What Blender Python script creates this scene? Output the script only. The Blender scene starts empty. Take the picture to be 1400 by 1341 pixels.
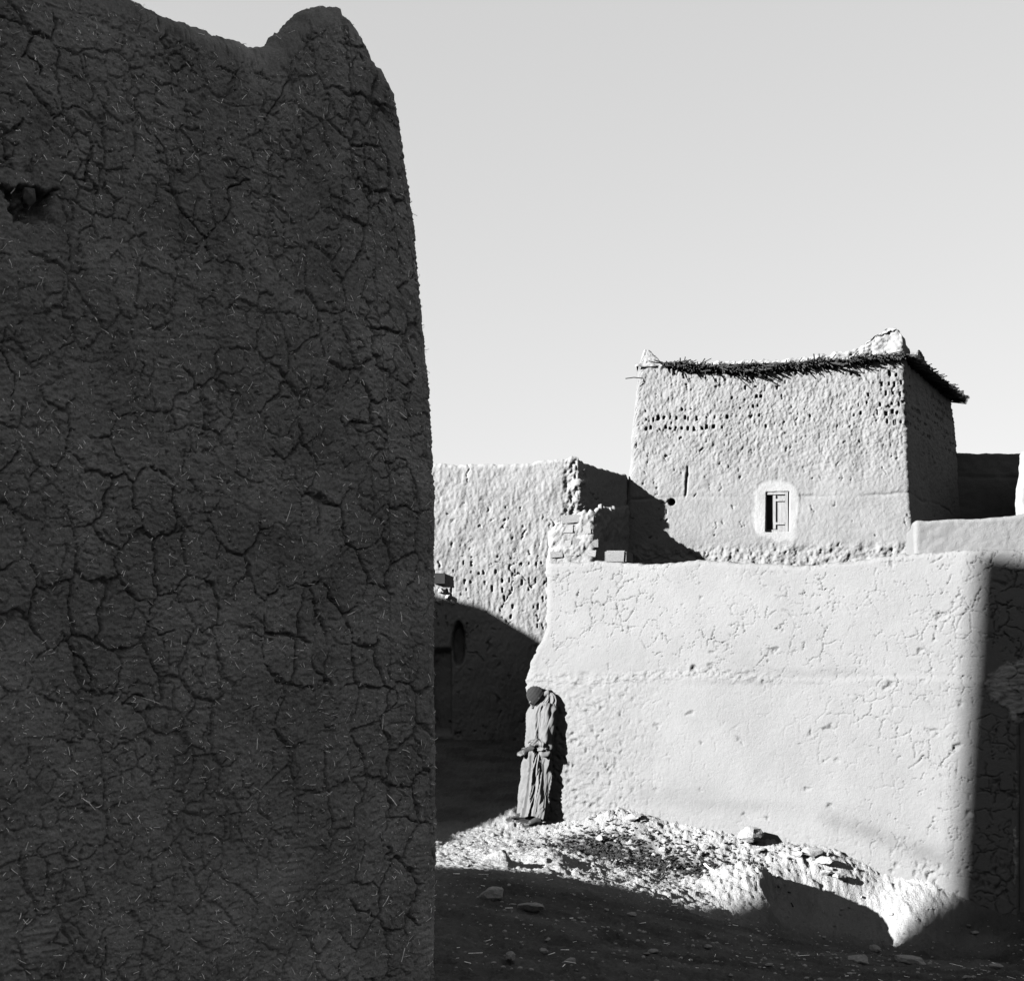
import bpy, bmesh, math, random
import numpy as np
from mathutils import Vector, Matrix

random.seed(7)
rng = np.random.default_rng(7)
R = math.radians
scene = bpy.context.scene
COL = scene.collection

# ------------------------------------------------------------------ camera, sky, sun, exposure
EYE, F, HOR = 1.6, 2033.0, 920.0            # eye height, focal length in photo pixels, horizon row
cam_d = bpy.data.cameras.new('camera')
cam = bpy.data.objects.new('camera', cam_d)
COL.objects.link(cam)
cam.location = (0, 0, EYE)
cam.rotation_euler = (R(90), 0, 0)
cam_d.sensor_width = 36.0
cam_d.lens = 36.0 * F / 1400.0
cam_d.shift_y = (HOR - 670.5) / 1400.0
cam_d.clip_end = 6000
scene.camera = cam

SUN_AZ, SUN_EL = 62.0, 20.0                 # degrees left of straight behind the camera, above the horizon
world = bpy.data.worlds.new('World')
scene.world = world
world.use_nodes = True
wn = world.node_tree
bg = wn.nodes['Background']
sky = wn.nodes.new('ShaderNodeTexSky')
sky.sky_type = 'NISHITA'
sky.sun_disc = False
sky.sun_elevation = R(SUN_EL)
sky.sun_rotation = R(180 + SUN_AZ)
sky.air_density = 1.0
sky.dust_density = 0.6
sky.ozone_density = 1.0
bw = wn.nodes.new('ShaderNodeRGBToBW')      # black-and-white film
wn.links.new(sky.outputs[0], bw.inputs[0])
gm = wn.nodes.new('ShaderNodeGamma')        # soft printing contrast of the sky
gm.inputs['Gamma'].default_value = .33
wn.links.new(bw.outputs[0], gm.inputs['Color'])
dm = wn.nodes.new('ShaderNodeMath')
dm.operation = 'MULTIPLY'
dm.inputs[1].default_value = .89
wn.links.new(gm.outputs[0], dm.inputs[0])
wn.links.new(dm.outputs[0], bg.inputs['Color'])
bg.inputs['Strength'].default_value = 0.052

sun_d = bpy.data.lights.new('sun', 'SUN')
sun_d.energy = 5.0
sun_d.angle = R(0.65)
sun_d.color = (1, 1, 1)
sun = bpy.data.objects.new('sun', sun_d)
COL.objects.link(sun)
ce = math.cos(R(SUN_EL))
GX, GY = math.sin(R(SUN_AZ)), math.cos(R(SUN_AZ))     # horizontal travel direction of the light
TE = math.tan(R(SUN_EL))
sun.rotation_euler = Vector((GX * ce, GY * ce, -math.sin(R(SUN_EL)))).to_track_quat('-Z', 'Y').to_euler()
sun.location = (-20, -10, 20)

scene.cycles.diffuse_bounces = 0             # hard black-and-white contrast: sun and sky only
scene.view_settings.view_transform = 'Standard'
scene.view_settings.look = 'None'
scene.view_settings.gamma = 1.0
scene.view_settings.exposure = 3.5


# ------------------------------------------------------------------ helpers
def at(px, py, D):
    return np.array([(px - 700.0) / F * D, D, EYE + (HOR - py) / F * D])


def _hash(ix, iy, seed):
    h = (ix.astype(np.int64) * 374761393 + iy.astype(np.int64) * 668265263 + seed * 974634777) & 0xFFFFFFFF
    h = ((h ^ (h >> 13)) * 1274126177) & 0xFFFFFFFF
    h = ((h ^ (h >> 16)) * 2246822519) & 0xFFFFFFFF
    return ((h ^ (h >> 15)) & 0xFFFFFF) / float(0x1000000)


def vnoise(x, y, seed=0):
    ix, iy = np.floor(x), np.floor(y)
    fx, fy = x - ix, y - iy
    ix, iy = ix.astype(np.int64), iy.astype(np.int64)
    u = fx * fx * fx * (fx * (fx * 6 - 15) + 10)
    v = fy * fy * fy * (fy * (fy * 6 - 15) + 10)
    a, b = _hash(ix, iy, seed), _hash(ix + 1, iy, seed)
    c, d = _hash(ix, iy + 1, seed), _hash(ix + 1, iy + 1, seed)
    return (a + (b - a) * u) * (1 - v) + (c + (d - c) * u) * v


def fbm(x, y, seed=0, oct=4, gain=.5):
    s, a, t = 0, 1.0, 0
    for k in range(oct):
        s = s + a * (vnoise(x * 2 ** k + 17.3 * k, y * 2 ** k - 9.1 * k, seed + k) - .5)
        t += a
        a *= gain
    return s / t * 2          # about -1..1


def voro(x, y, seed):
    """distance to the cell border, id of the cell"""
    ix, iy = np.floor(x).astype(np.int64), np.floor(y).astype(np.int64)
    best = np.full(x.shape, 1e9)
    bx, by = np.zeros_like(x), np.zeros_like(x)
    ci, cj = ix.copy(), iy.copy()
    for di in (-1, 0, 1):
        for dj in (-1, 0, 1):
            i, j = ix + di, iy + dj
            px = i + .1 + .8 * _hash(i, j, seed)
            py = j + .1 + .8 * _hash(i, j, seed + 71)
            d = (px - x) ** 2 + (py - y) ** 2
            m = d < best
            best = np.where(m, d, best)
            bx, by = np.where(m, px, bx), np.where(m, py, by)
            ci, cj = np.where(m, i, ci), np.where(m, j, cj)
    bd = np.full(x.shape, 1e9)
    for di in (-2, -1, 0, 1, 2):
        for dj in (-2, -1, 0, 1, 2):
            i, j = ci + di, cj + dj
            px = i + .1 + .8 * _hash(i, j, seed)
            py = j + .1 + .8 * _hash(i, j, seed + 71)
            ex, ey = px - bx, py - by
            L = np.sqrt(ex * ex + ey * ey)
            ok = L > 1e-6
            d = ((bx + px) * .5 - x) * ex + ((by + py) * .5 - y) * ey
            d = np.where(ok, d / np.where(ok, L, 1), 1e9)
            bd = np.minimum(bd, d)
    return bd, _hash(ci, cj, seed + 5)


def sst(a, b, x):
    t = np.clip((x - a) / (b - a), 0, 1)
    return t * t * (3 - 2 * t)


def cracks(u, v, cell, width, seed, warp=.35, stretch=1.0, cover=.5):
    """1 in the bottom of a crack, 0 away from it; cell and width in metres"""
    wu = fbm(u / cell * 1.3, v / cell * 1.3, seed + 31, 4, .6) * warp
    wv = fbm(u / cell * 1.3 + 40, v / cell * 1.3, seed + 47, 4, .6) * warp
    d, _ = voro(u / cell + wu, v / (cell * stretch) + wv, seed)
    d = d * cell
    m = vnoise(u / cell * .8 + 7, v / cell * .8, seed + 90) * .6 + vnoise(u / cell * 2.1, v / cell * 2.1 + 3, seed + 91) * .4
    w = width * np.clip((m - (1 - cover)) / .22, 0, 1.6)
    return np.clip(1 - d / np.maximum(w, 1e-5), 0, 1) * (w > width * .15)


def grid_obj(name, V, mat, parent=None, attrs=None, smooth=True):
    """V: (n, m, 3) array of points; quads wound so that i x j is outward"""
    n, m, _ = V.shape
    me = bpy.data.meshes.new(name)
    me.vertices.add(n * m)
    me.vertices.foreach_set('co', np.ascontiguousarray(V, dtype=np.float32).ravel())
    idx = np.arange(n * m, dtype=np.int32).reshape(n, m)
    q = np.stack([idx[:-1, :-1], idx[1:, :-1], idx[1:, 1:], idx[:-1, 1:]], -1).reshape(-1, 4)
    k = len(q)
    me.loops.add(k * 4)
    me.loops.foreach_set('vertex_index', q.ravel())
    me.polygons.add(k)
    me.polygons.foreach_set('loop_start', np.arange(0, k * 4, 4, dtype=np.int32))
    me.polygons.foreach_set('use_smooth', np.full(k, smooth))
    me.update(calc_edges=True)
    if attrs:
        for an, arr in attrs.items():
            at_ = me.attributes.new(an, 'FLOAT', 'POINT')
            at_.data.foreach_set('value', np.ascontiguousarray(arr, dtype=np.float32).ravel())
    me.materials.append(mat)
    o = bpy.data.objects.new(name, me)
    COL.objects.link(o)
    if parent:
        o.parent = parent
    return o


class MB:
    """collects simple shapes into one mesh"""
    def __init__(self):
        self.v, self.f, self.n = [], [], 0

    def add(self, V, Fc):
        V = np.asarray(V, dtype=float)
        self.v.append(V)
        self.f.extend([tuple(int(i) + self.n for i in f) for f in Fc])
        self.n += len(V)

    def box(self, c, h, M=None, bevel=0):
        s = np.array([[x, y, z] for x in (-1, 1) for y in (-1, 1) for z in (-1, 1)], float) * np.asarray(h)
        if M is not None:
            s = s @ np.asarray(M).T
        self.add(s + np.asarray(c), [(0, 1, 3, 2), (4, 6, 7, 5), (0, 4, 5, 1), (2, 3, 7, 6), (0, 2, 6, 4), (1, 5, 7, 3)])

    def tube(self, pts, rad, n=6, caps=True):
        pts = [np.asarray(p, float) for p in pts]
        rad = [rad] * len(pts) if np.isscalar(rad) else rad
        rings = []
        for i, p in enumerate(pts):
            d = pts[min(i + 1, len(pts) - 1)] - pts[max(i - 1, 0)]
            d /= np.linalg.norm(d) + 1e-9
            a = np.cross(d, (0, 0, 1) if abs(d[2]) < .9 else (0, 1, 0))
            a /= np.linalg.norm(a)
            b = np.cross(d, a)
            t = np.linspace(0, 2 * np.pi, n, endpoint=False)
            rings.append(p + rad[i] * (np.cos(t)[:, None] * a + np.sin(t)[:, None] * b))
        V = np.concatenate(rings)
        Fc = []
        for i in range(len(pts) - 1):
            for k in range(n):
                k2 = (k + 1) % n
                Fc.append((i * n + k, i * n + k2, (i + 1) * n + k2, (i + 1) * n + k))
        if caps:
            Fc.append(tuple(range(n - 1, -1, -1)))
            Fc.append(tuple((len(pts) - 1) * n + k for k in range(n)))
        self.add(V, Fc)

    def ball(self, c, r, M=None, nu=14, nv=10):
        V = [(0, 0, -1)]
        for j in range(1, nv):
            a = -math.pi / 2 + math.pi * j / nv
            for i in range(nu):
                b = 2 * math.pi * i / nu
                V.append((math.cos(a) * math.cos(b), math.cos(a) * math.sin(b), math.sin(a)))
        V.append((0, 0, 1))
        V = np.array(V) * np.asarray(r)
        if M is not None:
            V = V @ np.asarray(M).T
        Fc = [(0, 1 + (i + 1) % nu, 1 + i) for i in range(nu)]
        for j in range(nv - 2):
            for i in range(nu):
                a, b = 1 + j * nu + i, 1 + j * nu + (i + 1) % nu
                Fc.append((a, b, b + nu, a + nu))
        e = 1 + (nv - 2) * nu
        Fc += [(e + i, e + (i + 1) % nu, len(V) - 1) for i in range(nu)]
        self.add(V + np.asarray(c), Fc)

    def build(self, name, mat, parent=None, smooth=False):
        me = bpy.data.meshes.new(name)
        me.from_pydata(np.concatenate(self.v).tolist(), [], self.f)
        me.update()
        if smooth:
            me.polygons.foreach_set('use_smooth', np.full(len(me.polygons), True))
        me.materials.append(mat)
        o = bpy.data.objects.new(name, me)
        COL.objects.link(o)
        if parent:
            o.parent = parent
        return o


def thing(name, label, cat, group=None, loc=(0, 0, 0)):
    o = bpy.data.objects.new(name, None)
    COL.objects.link(o)
    o.empty_display_size = .2
    o.location = loc
    return tag(o, label, cat, group)


def tag(o, label, cat, group=None):
    o['label'] = label
    o['category'] = cat
    if group:
        o['group'] = group
    return o


def rock_data(name, seed, mat, flat=.7, sub=3, rough=.35):
    bm = bmesh.new()
    bmesh.ops.create_icosphere(bm, subdivisions=sub, radius=1)
    r = random.Random(seed)
    planes = [(Vector((r.gauss(0, 1), r.gauss(0, 1), r.gauss(0, 1))).normalized(), r.uniform(.42, .9)) for _ in range(13)]
    for v in bm.verts:
        p = v.co.copy()
        for nrm, dd in planes:                # chip flat facets off
            k = p.dot(nrm) - dd
            if k > 0:
                p -= nrm * k * .85
        n3 = math.sin(p.x * 7 + seed) * math.sin(p.y * 6.1 + seed * 2) * math.sin(p.z * 6.7)
        n3 += .5 * math.sin(p.x * 17 + seed) * math.sin(p.y * 15 + seed) * math.sin(p.z * 16 + 1)
        p *= 1 + n3 * .09 * rough / .35
        p.z *= flat
        v.co = p
    me = bpy.data.meshes.new(name)
    bm.to_mesh(me)
    bm.free()
    me.materials.append(mat)
    return me


# ------------------------------------------------------------------ materials
def mat_mud(name, col, var=.25, scale=6, grain=180, bump=.35, dist=.004, pale=None, stain_shade=None, spots=None):
    m = bpy.data.materials.new(name)
    m.use_nodes = True
    t = m.node_tree
    N, L = t.nodes, t.links
    b = N['Principled BSDF']
    b.inputs['Roughness'].default_value = .95
    b.inputs['Specular IOR Level'].default_value = .12
    tc = N.new('ShaderNodeTexCoord')

    def noise(sc, det=6, rough=.6):
        n = N.new('ShaderNodeTexNoise')
        n.inputs['Scale'].default_value = sc
        n.inputs['Detail'].default_value = det
        n.inputs['Roughness'].default_value = rough
        L.new(tc.outputs['Object'], n.inputs['Vector'])
        return n.outputs['Fac']

    def ramp(src, a, b_, va, vb):
        r = N.new('ShaderNodeMapRange')
        r.inputs['From Min'].default_value = a
        r.inputs['From Max'].default_value = b_
        r.inputs['To Min'].default_value = va
        r.inputs['To Max'].default_value = vb
        L.new(src, r.inputs['Value'])
        return r.outputs['Result']

    def math_(op, a, c):
        n = N.new('ShaderNodeMath')
        n.operation = op
        for k, s in ((0, a), (1, c)):
            if hasattr(s, 'links'):
                L.new(s, n.inputs[k])
            else:
                n.inputs[k].default_value = s
        return n.outputs[0]

    big = ramp(noise(scale, 8, .65), .3, .7, 1 - var, 1 + var)
    fine = ramp(noise(grain, 4, .7), .3, .7, 1 - var * .8, 1 + var * .8)
    val = math_('MULTIPLY', math_('MULTIPLY', big, fine), col)
    if spots:                                    # sparse pale flecks of chaff
        sp = ramp(noise(spots[0], 2, .5), spots[1], spots[1] + .04, 0, 1)
        mx = N.new('ShaderNodeMix')
        L.new(sp, mx.inputs[0])
        L.new(val, mx.inputs[2])
        mx.inputs[3].default_value = spots[2]
        val = mx.outputs[0]
    if pale:                                     # lighter limewashed / bare plaster, carried by a mesh attribute
        a = N.new('ShaderNodeAttribute')
        a.attribute_name = 'pale'
        mx = N.new('ShaderNodeMix')
        L.new(a.outputs['Fac'], mx.inputs[0])
        L.new(val, mx.inputs[2])
        L.new(math_('MULTIPLY', fine, pale), mx.inputs[3])
        val = mx.outputs[0]
    if stain_shade:
        a = N.new('ShaderNodeAttribute')
        a.attribute_name = 'stain_shade'
        mx = N.new('ShaderNodeMix')
        L.new(a.outputs['Fac'], mx.inputs[0])
        L.new(val, mx.inputs[2])
        L.new(math_('MULTIPLY', fine, stain_shade), mx.inputs[3])
        val = mx.outputs[0]
    cmb = N.new('ShaderNodeCombineColor')
    for k in range(3):
        L.new(val, cmb.inputs[k])
    L.new(cmb.outputs[0], b.inputs['Base Color'])
    bp = N.new('ShaderNodeBump')
    bp.inputs['Strength'].default_value = bump
    bp.inputs['Distance'].default_value = dist
    hsum = math_('ADD', noise(grain * .45, 6, .7), math_('MULTIPLY', noise(grain * 1.3, 3, .6), .5))
    L.new(hsum, bp.inputs['Height'])
    L.new(bp.outputs[0], b.inputs['Normal'])
    return m


def mat_plain(name, col, rough=.8, var=.2, scale=30, bump=.2, stretch=None):
    m = mat_mud(name, col, var, scale, scale * 6, bump, .003)
    m.node_tree.nodes['Principled BSDF'].inputs['Roughness'].default_value = rough
    if stretch:
        t = m.node_tree
        tc = [n for n in t.nodes if n.type == 'TEX_COORD'][0]
        mp = t.nodes.new('ShaderNodeMapping')
        mp.inputs['Scale'].default_value = stretch
        outs = [l.to_socket for l in tc.outputs['Object'].links]
        t.links.new(tc.outputs['Object'], mp.inputs['Vector'])
        for s in outs:
            t.links.new(mp.outputs[0], s)
    return m


M_NEAR = mat_mud('mud straw daub', .120, .36, 5, 170, 1.0, .007)
M_PALE = mat_mud('pale mud plaster', .051, .09, 1.6, 110, .7, .010, pale=.15, stain_shade=.022)
M_TOWER = mat_mud('rough mud brick wall', .058, .12, 3.0, 60, .6, .014, pale=.084, stain_shade=.034)
M_HOUSE = mat_mud('weathered mud wall', .070, .10, 2.5, 60, .5, .012, pale=.085, stain_shade=.03)
M_SHADE = mat_mud('dark mud wall', .05, .2, 2.5, 50, .5, .012)
M_GROUND = mat_mud('dusty earth', .094, .18, 2.2, 60, 1.0, .022, pale=.14, stain_shade=.020)
M_STONE = mat_mud('pale stone', .090, .2, 5, 30, .9, .006)
M_STONE_D = mat_mud('dull stone', .14, .3, 5, 30, .9, .006)
M_CLOD = mat_mud('earth clod', .075, .2, 8, 60, .4, .01)
M_STRAW = mat_plain('straw', .62, .6, .4, 20, .1)
M_REED = mat_plain('dark reed', .010, .8, .35, 10, .1)
M_WOOD = mat_plain('old grey wood', .07, .75, .25, 6, .4, (8, 8, 1))
M_WOOD_D = mat_plain('black weathered beam', .006, .8, .3, 8, .3)
M_DOOR = mat_plain('dark plank', .045, .8, .3, 6, .4, (8, 8, 1))
M_CHIP = mat_mud('pale grit', .15, .3, 8, 40, .3, .004)
M_DUNG = mat_plain('dark dung and chaff', .005, .9, .4, 20, .3)
M_SKIN = mat_plain('brown skin', .013, .55, .08, 20, .1)
M_ROBE = mat_plain('coarse robe cloth', .037, .95, .12, 40, .35)
M_CAP = mat_plain('dark wool cap', .0055, 1.0, .25, 60, .6)
M_SHOE = mat_plain('worn leather', .015, .6, .2, 30, .2)


# ------------------------------------------------------------------ walls swept along a plan path
def make_path(pts, radii, steps, arc_step):
    """pts 2-D corners, radii per corner, steps per segment. Travel direction d, outward normal to its right (dy, -dx)"""
    pts = [np.asarray(p, float) for p in pts]
    n = len(pts)
    ends = []
    for i in range(n):
        if i == 0 or i == n - 1 or radii[i] <= 0:
            ends.append((pts[i], pts[i], None))
            continue
        a = pts[i - 1] - pts[i]
        b = pts[i + 1] - pts[i]
        a /= np.linalg.norm(a)
        b /= np.linalg.norm(b)
        half = math.acos(max(-1, min(1, float(a @ b)))) / 2
        L = radii[i] / math.tan(half)
        c = pts[i] + (a + b) / np.linalg.norm(a + b) * radii[i] / math.sin(half)
        ends.append((pts[i] + a * L, pts[i] + b * L, c))
    P, N = [], []
    for i in range(n):
        e0, e1, c = ends[i]
        if c is not None:
            a0 = math.atan2(*(e0 - c)[::-1])
            a1 = math.atan2(*(e1 - c)[::-1])
            da = (a1 - a0 + math.pi) % (2 * math.pi) - math.pi
            k = max(3, int(abs(da) * radii[i] / arc_step))
            sg = 1 if da > 0 else -1
            for t in np.linspace(0, 1, k):
                q = a0 + da * t
                u = np.array([math.cos(q), math.sin(q)])
                P.append(c + radii[i] * u)
                N.append(u * sg)
        if i < n - 1:
            q0, q1 = ends[i][1], ends[i + 1][0]
            L = np.linalg.norm(q1 - q0)
            d = (q1 - q0) / L
            nn = np.array([d[1], -d[0]])
            k = max(2, int(L / steps[i]) + 1)
            ts = np.linspace(0, 1, k)
            if c is not None:
                ts = ts[1:]
            if ends[i + 1][2] is not None:
                ts = ts[:-1]
            for t in ts:
                P.append(q0 + (q1 - q0) * t)
                N.append(nn)
    P, N = np.array(P), np.array(N)
    keep = np.r_[True, np.linalg.norm(np.diff(P, axis=0), axis=1) > 1e-7]
    P, N = P[keep], N[keep]
    S = np.r_[0, np.cumsum(np.linalg.norm(np.diff(P, axis=0), axis=1))]
    return P, N, S


def sweep(P, N, S, ztop, z0, trow, T, rr, disp, inset=None, C=None, back=None, ntop=6, fall=0.0, trim=True):
    """returns (V, front-row count, U, W): wall front from z0 up to ztop, rounded over the top, down the back"""
    n = len(P)
    ztop = np.broadcast_to(np.asarray(ztop, float), (n,))
    rows = [(0.0 * ztop, z0 + t * (ztop - rr - z0), 0.0) for t in trow]
    narc = 6
    for k in range(1, narc + 1):
        th = math.pi / 2 * k / narc
        rows.append((0 * ztop - rr * (1 - math.cos(th)), ztop - rr + rr * math.sin(th), th))
    for k in range(1, ntop + 1):
        rows.append((0 * ztop - rr - (T - 2 * rr) * k / ntop, ztop - fall * (T - 2 * rr) * k / ntop, math.pi / 2))
    for k in range(1, narc + 1):
        th = math.pi / 2 + math.pi / 2 * k / narc
        rows.append((0 * ztop - (T - rr) - rr * -math.cos(th), ztop - fall * (T - 2 * rr) - rr + rr * math.sin(th), th))
    rows.append((0 * ztop - T, np.full(n, z0 if back is None else 0.) if back is None else ztop - back, math.pi))
    off = np.stack([r[0] for r in rows], 1)
    if trim:                                     # keep the inner skin of one wall from running through the next at a corner
        turn = np.where(np.abs(np.diff(N, axis=0)).sum(1) > 1e-4)[0]
        if len(turn):
            cs = np.concatenate([S[turn], S[turn + 1]])
            dist = np.abs(S[:, None] - cs[None, :]).min(1)
            lim = np.maximum(rr, np.minimum(T, dist * .8))
            off = np.maximum(off, -lim[:, None])
    Z = np.stack([r[1] for r in rows], 1)
    th = np.array([r[2] for r in rows])
    U = np.repeat(S[:, None], len(rows), 1)
    W = Z - off * (th > 0)                       # running coordinate that goes on over the top
    X = P[:, 0:1] + N[:, 0:1] * off
    Y = P[:, 1:2] + N[:, 1:2] * off
    if inset is not None:
        k = inset(Z)
        X = C[0] + (X - C[0]) * (1 - k)
        Y = C[1] + (Y - C[1]) * (1 - k)
    d = disp(U, W, Z)
    nh, nz = np.cos(th)[None, :], np.sin(th)[None, :]
    X = X + N[:, 0:1] * nh * d
    Y = Y + N[:, 1:2] * nh * d
    Zd = Z + nz * d
    return np.stack([X, Y, Zd], -1), len(trow), U, W


def rows(*segs):
    out = [0.0]
    for end, k in segs:
        out += list(np.linspace(out[-1], end, k + 1)[1:])
    return np.array(out)


def scatter_on(V, n, ilim, jlim, seed):
    r = np.random.default_rng(seed)
    i = r.integers(ilim[0], ilim[1], n)
    j = r.integers(jlim[0], jlim[1], n)
    p = V[i, j]
    du = V[i + 1, j] - p
    dv = V[i, j + 1] - p
    du /= np.linalg.norm(du, axis=1)[:, None] + 1e-9
    nn = np.cross(du, dv)
    nn /= np.linalg.norm(nn, axis=1)[:, None] + 1e-9
    dv = np.cross(nn, du)
    return p, du, dv, nn


def straws(name, V, n, ilim, jlim, seed, lmin, lmax, rad, mat, parent, bias=0.0):
    p, du, dv, nn = scatter_on(V, n, ilim, jlim, seed)
    r = np.random.default_rng(seed + 1)
    mb = MB()
    for k in range(n):
        a = r.uniform(0, 2 * math.pi)
        L = lmin + (lmax - lmin) * r.random() ** 3
        t = du[k] * math.cos(a) + dv[k] * math.sin(a)
        tilt = r.uniform(-.05, .35)
        bend = np.cross(nn[k], t) * L * r.uniform(-.06, .06)
        p0 = p[k] + nn[k] * .0005
        p1 = p0 + t * L * .5 + nn[k] * (L * tilt * .5 + .001) + bend
        p2 = p0 + t * L + nn[k] * (L * tilt * .7 + .0015)
        mb.tube([p0, p1, p2], rad * r.uniform(.6, 1.3), 3, False)
    o = mb.build(name, mat, parent)
    o['kind'] = 'stuff'
    return o


# ------------------------------------------------------------------ ground
wall_D = lambda X: 15.3 - .566 * (X - .35)
ctrl = []
for px, py, D in [
    (600, 1012, 19.8), (710, 1016, 19.8), (650, 1080, 16.6), (690, 1112, 15.4), (600, 1120, 15.4),
    (600, 1150, 14.1), (600, 1170, 12.5), (660, 1160, 13.2), (600, 1190, 10.76), (700, 1193, 11.04),
    (720, 1160, 12.9), (780, 1168, 12.9), (870, 1221, 11.56), (1000, 1256, 11.98), (1250, 1276, 12.9),
    (840, 1190, 12.6), (900, 1212, 12.3), (960, 1228, 12.4), (1015, 1212, 12.8),
    (820, 1155, 14.1), (880, 1172, 13.8), (940, 1188, 13.6), (985, 1196, 13.5),
    (755, 1130, 15.1), (830, 1117, 14.9), (880, 1122, 14.6), (930, 1136, 14.4), (1000, 1150, 14.1),
    (1050, 1165, 13.8), (1110, 1168, 13.65), (1150, 1172, 13.7), (1190, 1186, 13.58), (1230, 1201, 13.42), (1270, 1214, 13.25), (1310, 1240, 13.1), (1300, 1280, 12.9),
    (1060, 1190, 13.3), (1130, 1212, 13.1), (1050, 1245, 12.45), (1110, 1262, 12.45), (1180, 1270, 12.55), (1225, 1280, 12.7),
    (1010, 1250, 12.15), (1345, 1270, 12.9), (1400, 1290, 12.5),
    (600, 1341, 7.15), (800, 1341, 7.5), (1000, 1341, 7.95), (1200, 1341, 8.6), (1400, 1341, 9.3),
    (750, 1260, 9.3), (900, 1280, 9.6), (1100, 1300, 10.3), (1280, 1312, 10.7)]:
    ctrl.append(at(px, py, D))
for p in [(-.3, 15.2, .05), (.15, 15.0, .01), (.35, 14.9, .01), (-4, 13, .2), (-4, 19, .6), (-4, 9, .2), (-6, 5, .1), (0, 4.5, .1),
          (3, 5, -.1), (6, 5, -.3), (7, 9, -.5), (8, 13, -.8), (3, 20, .2), (7, 20, -.2), (0, 0, 0), (5, 0, -.1), (-5, 0, .05)]:
    ctrl.append(np.array(p, float))
ctrl = np.array(ctrl)


def tps_fit(c, lam=.02):
    n = len(c)
    d2 = ((c[:, None, :2] - c[None, :, :2]) ** 2).sum(-1)
    K = np.where(d2 > 0, .5 * d2 * np.log(d2 + 1e-12), 0) + lam * np.eye(n)
    Pm = np.c_[np.ones(n), c[:, :2]]
    A = np.block([[K, Pm], [Pm.T, np.zeros((3, 3))]])
    return np.linalg.solve(A, np.r_[c[:, 2], 0, 0, 0])


TPS = tps_fit(ctrl)


def tps(X, Y):
    out = TPS[-3] + TPS[-2] * X + TPS[-1] * Y
    for k, c in enumerate(ctrl):
        d2 = (X - c[0]) ** 2 + (Y - c[1]) ** 2
        out = out + TPS[k] * .5 * d2 * np.log(d2 + 1e-12)
    return out


def bump_at(X, Y, px, py, D, rx, ry, h, rot=0):
    p = at(px, py, D)
    x, y = X - p[0], Y - p[1]
    c, s = math.cos(rot), math.sin(rot)
    x, y = c * x + s * y, -s * x + c * y
    return h * np.exp(-(x / rx) ** 2 - (y / ry) ** 2)


def scarp(X, Y, px, py, D, h, wl, wr, ry):
    p = at(px, py, D)
    e = X - p[0] + .03 * fbm(X * 6, Y * 6, 94, 3)
    w = np.where(e < 0, wl, wr)
    return h * np.exp(-(e / w) ** 2) * np.exp(-((Y - p[1]) / ry) ** 2)


def lip(X, Y):
    """bank that rises gently from the left and breaks off steeply to the right"""
    p = at(1040, 1200, 12.5)
    e = X - p[0] - .14 * (Y - p[1]) + .16 * fbm(X * 5, Y * 5, 93, 5, .6)
    w = np.where(e < 0, .42, .085)
    return .25 * np.exp(-(e / w) ** 2) * np.exp(-((Y - p[1] - .15) / .50) ** 2)


def ground_z(X, Y, detail=True):
    x, y = np.clip(X, -6, 8), np.clip(Y, 0, 20)
    z = tps(x, y)
    far = np.hypot(X - x, Y - y)
    z = z * np.exp(-far / 30) - .4 * (1 - np.exp(-far / 30))
    if not detail:
        return z
    near = np.exp(-far / 2)
    # pits and heaps
    z = z + scarp(X, Y, 692, 1180, 11.75, .10, .16, .03, .22) + bump_at(X, Y, 716, 1188, 11.8, .10, .2, -.10)
    z = z + bump_at(X, Y, 752, 1172, 12.3, .16, .22, .09)
    z = z + lip(X, Y)
    z = z + bump_at(X, Y, 1135, 1232, 12.9, .42, .36, -.34) + bump_at(X, Y, 1195, 1240, 13.05, .24, .30, -.24)
    z = z + bump_at(X, Y, 850, 1165, 13.9, .5, .35, -.05)
    z = z + bump_at(X, Y, 980, 1192, 13.4, .22, .2, -.07)
    z = z + bump_at(X, Y, 840, 1118, 14.75, .35, .22, .08)
    z = z + bump_at(X, Y, 1140, 1172, 13.45, .20, .2, .05)
    # loose rubble is rougher than the trodden path
    rub = np.clip(np.exp(-((Y - wall_D(X) + .75) / 1.1) ** 2) * sst(.3, .9, X) * sst(4.3, 3.4, X), 0, 1)
    rub = np.maximum(rub, .5 * sst(.0, .6, X) * sst(11.0, 11.8, Y) * sst(4.2, 3.6, X))
    z = z + fbm(X * 1.1, Y * 1.1, 3, 3) * .035 * near
    z = z + fbm(X * 5, Y * 5, 4, 4, .6) * (.024 + .014 * rub) * near
    z = z + fbm(X * 22, Y * 22, 5, 3, .7) * (.020 + .012 * rub) * near
    z = z + fbm(X * 60, Y * 60, 6, 2, .7) * .011 * near
    d, cid = voro(X * 9, Y * 9, 21)              # half-buried lumps
    z = z + np.clip(d, 0, .35) * .09 * (cid > .84) * (.3 + .3 * rub) * near
    return z


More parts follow.
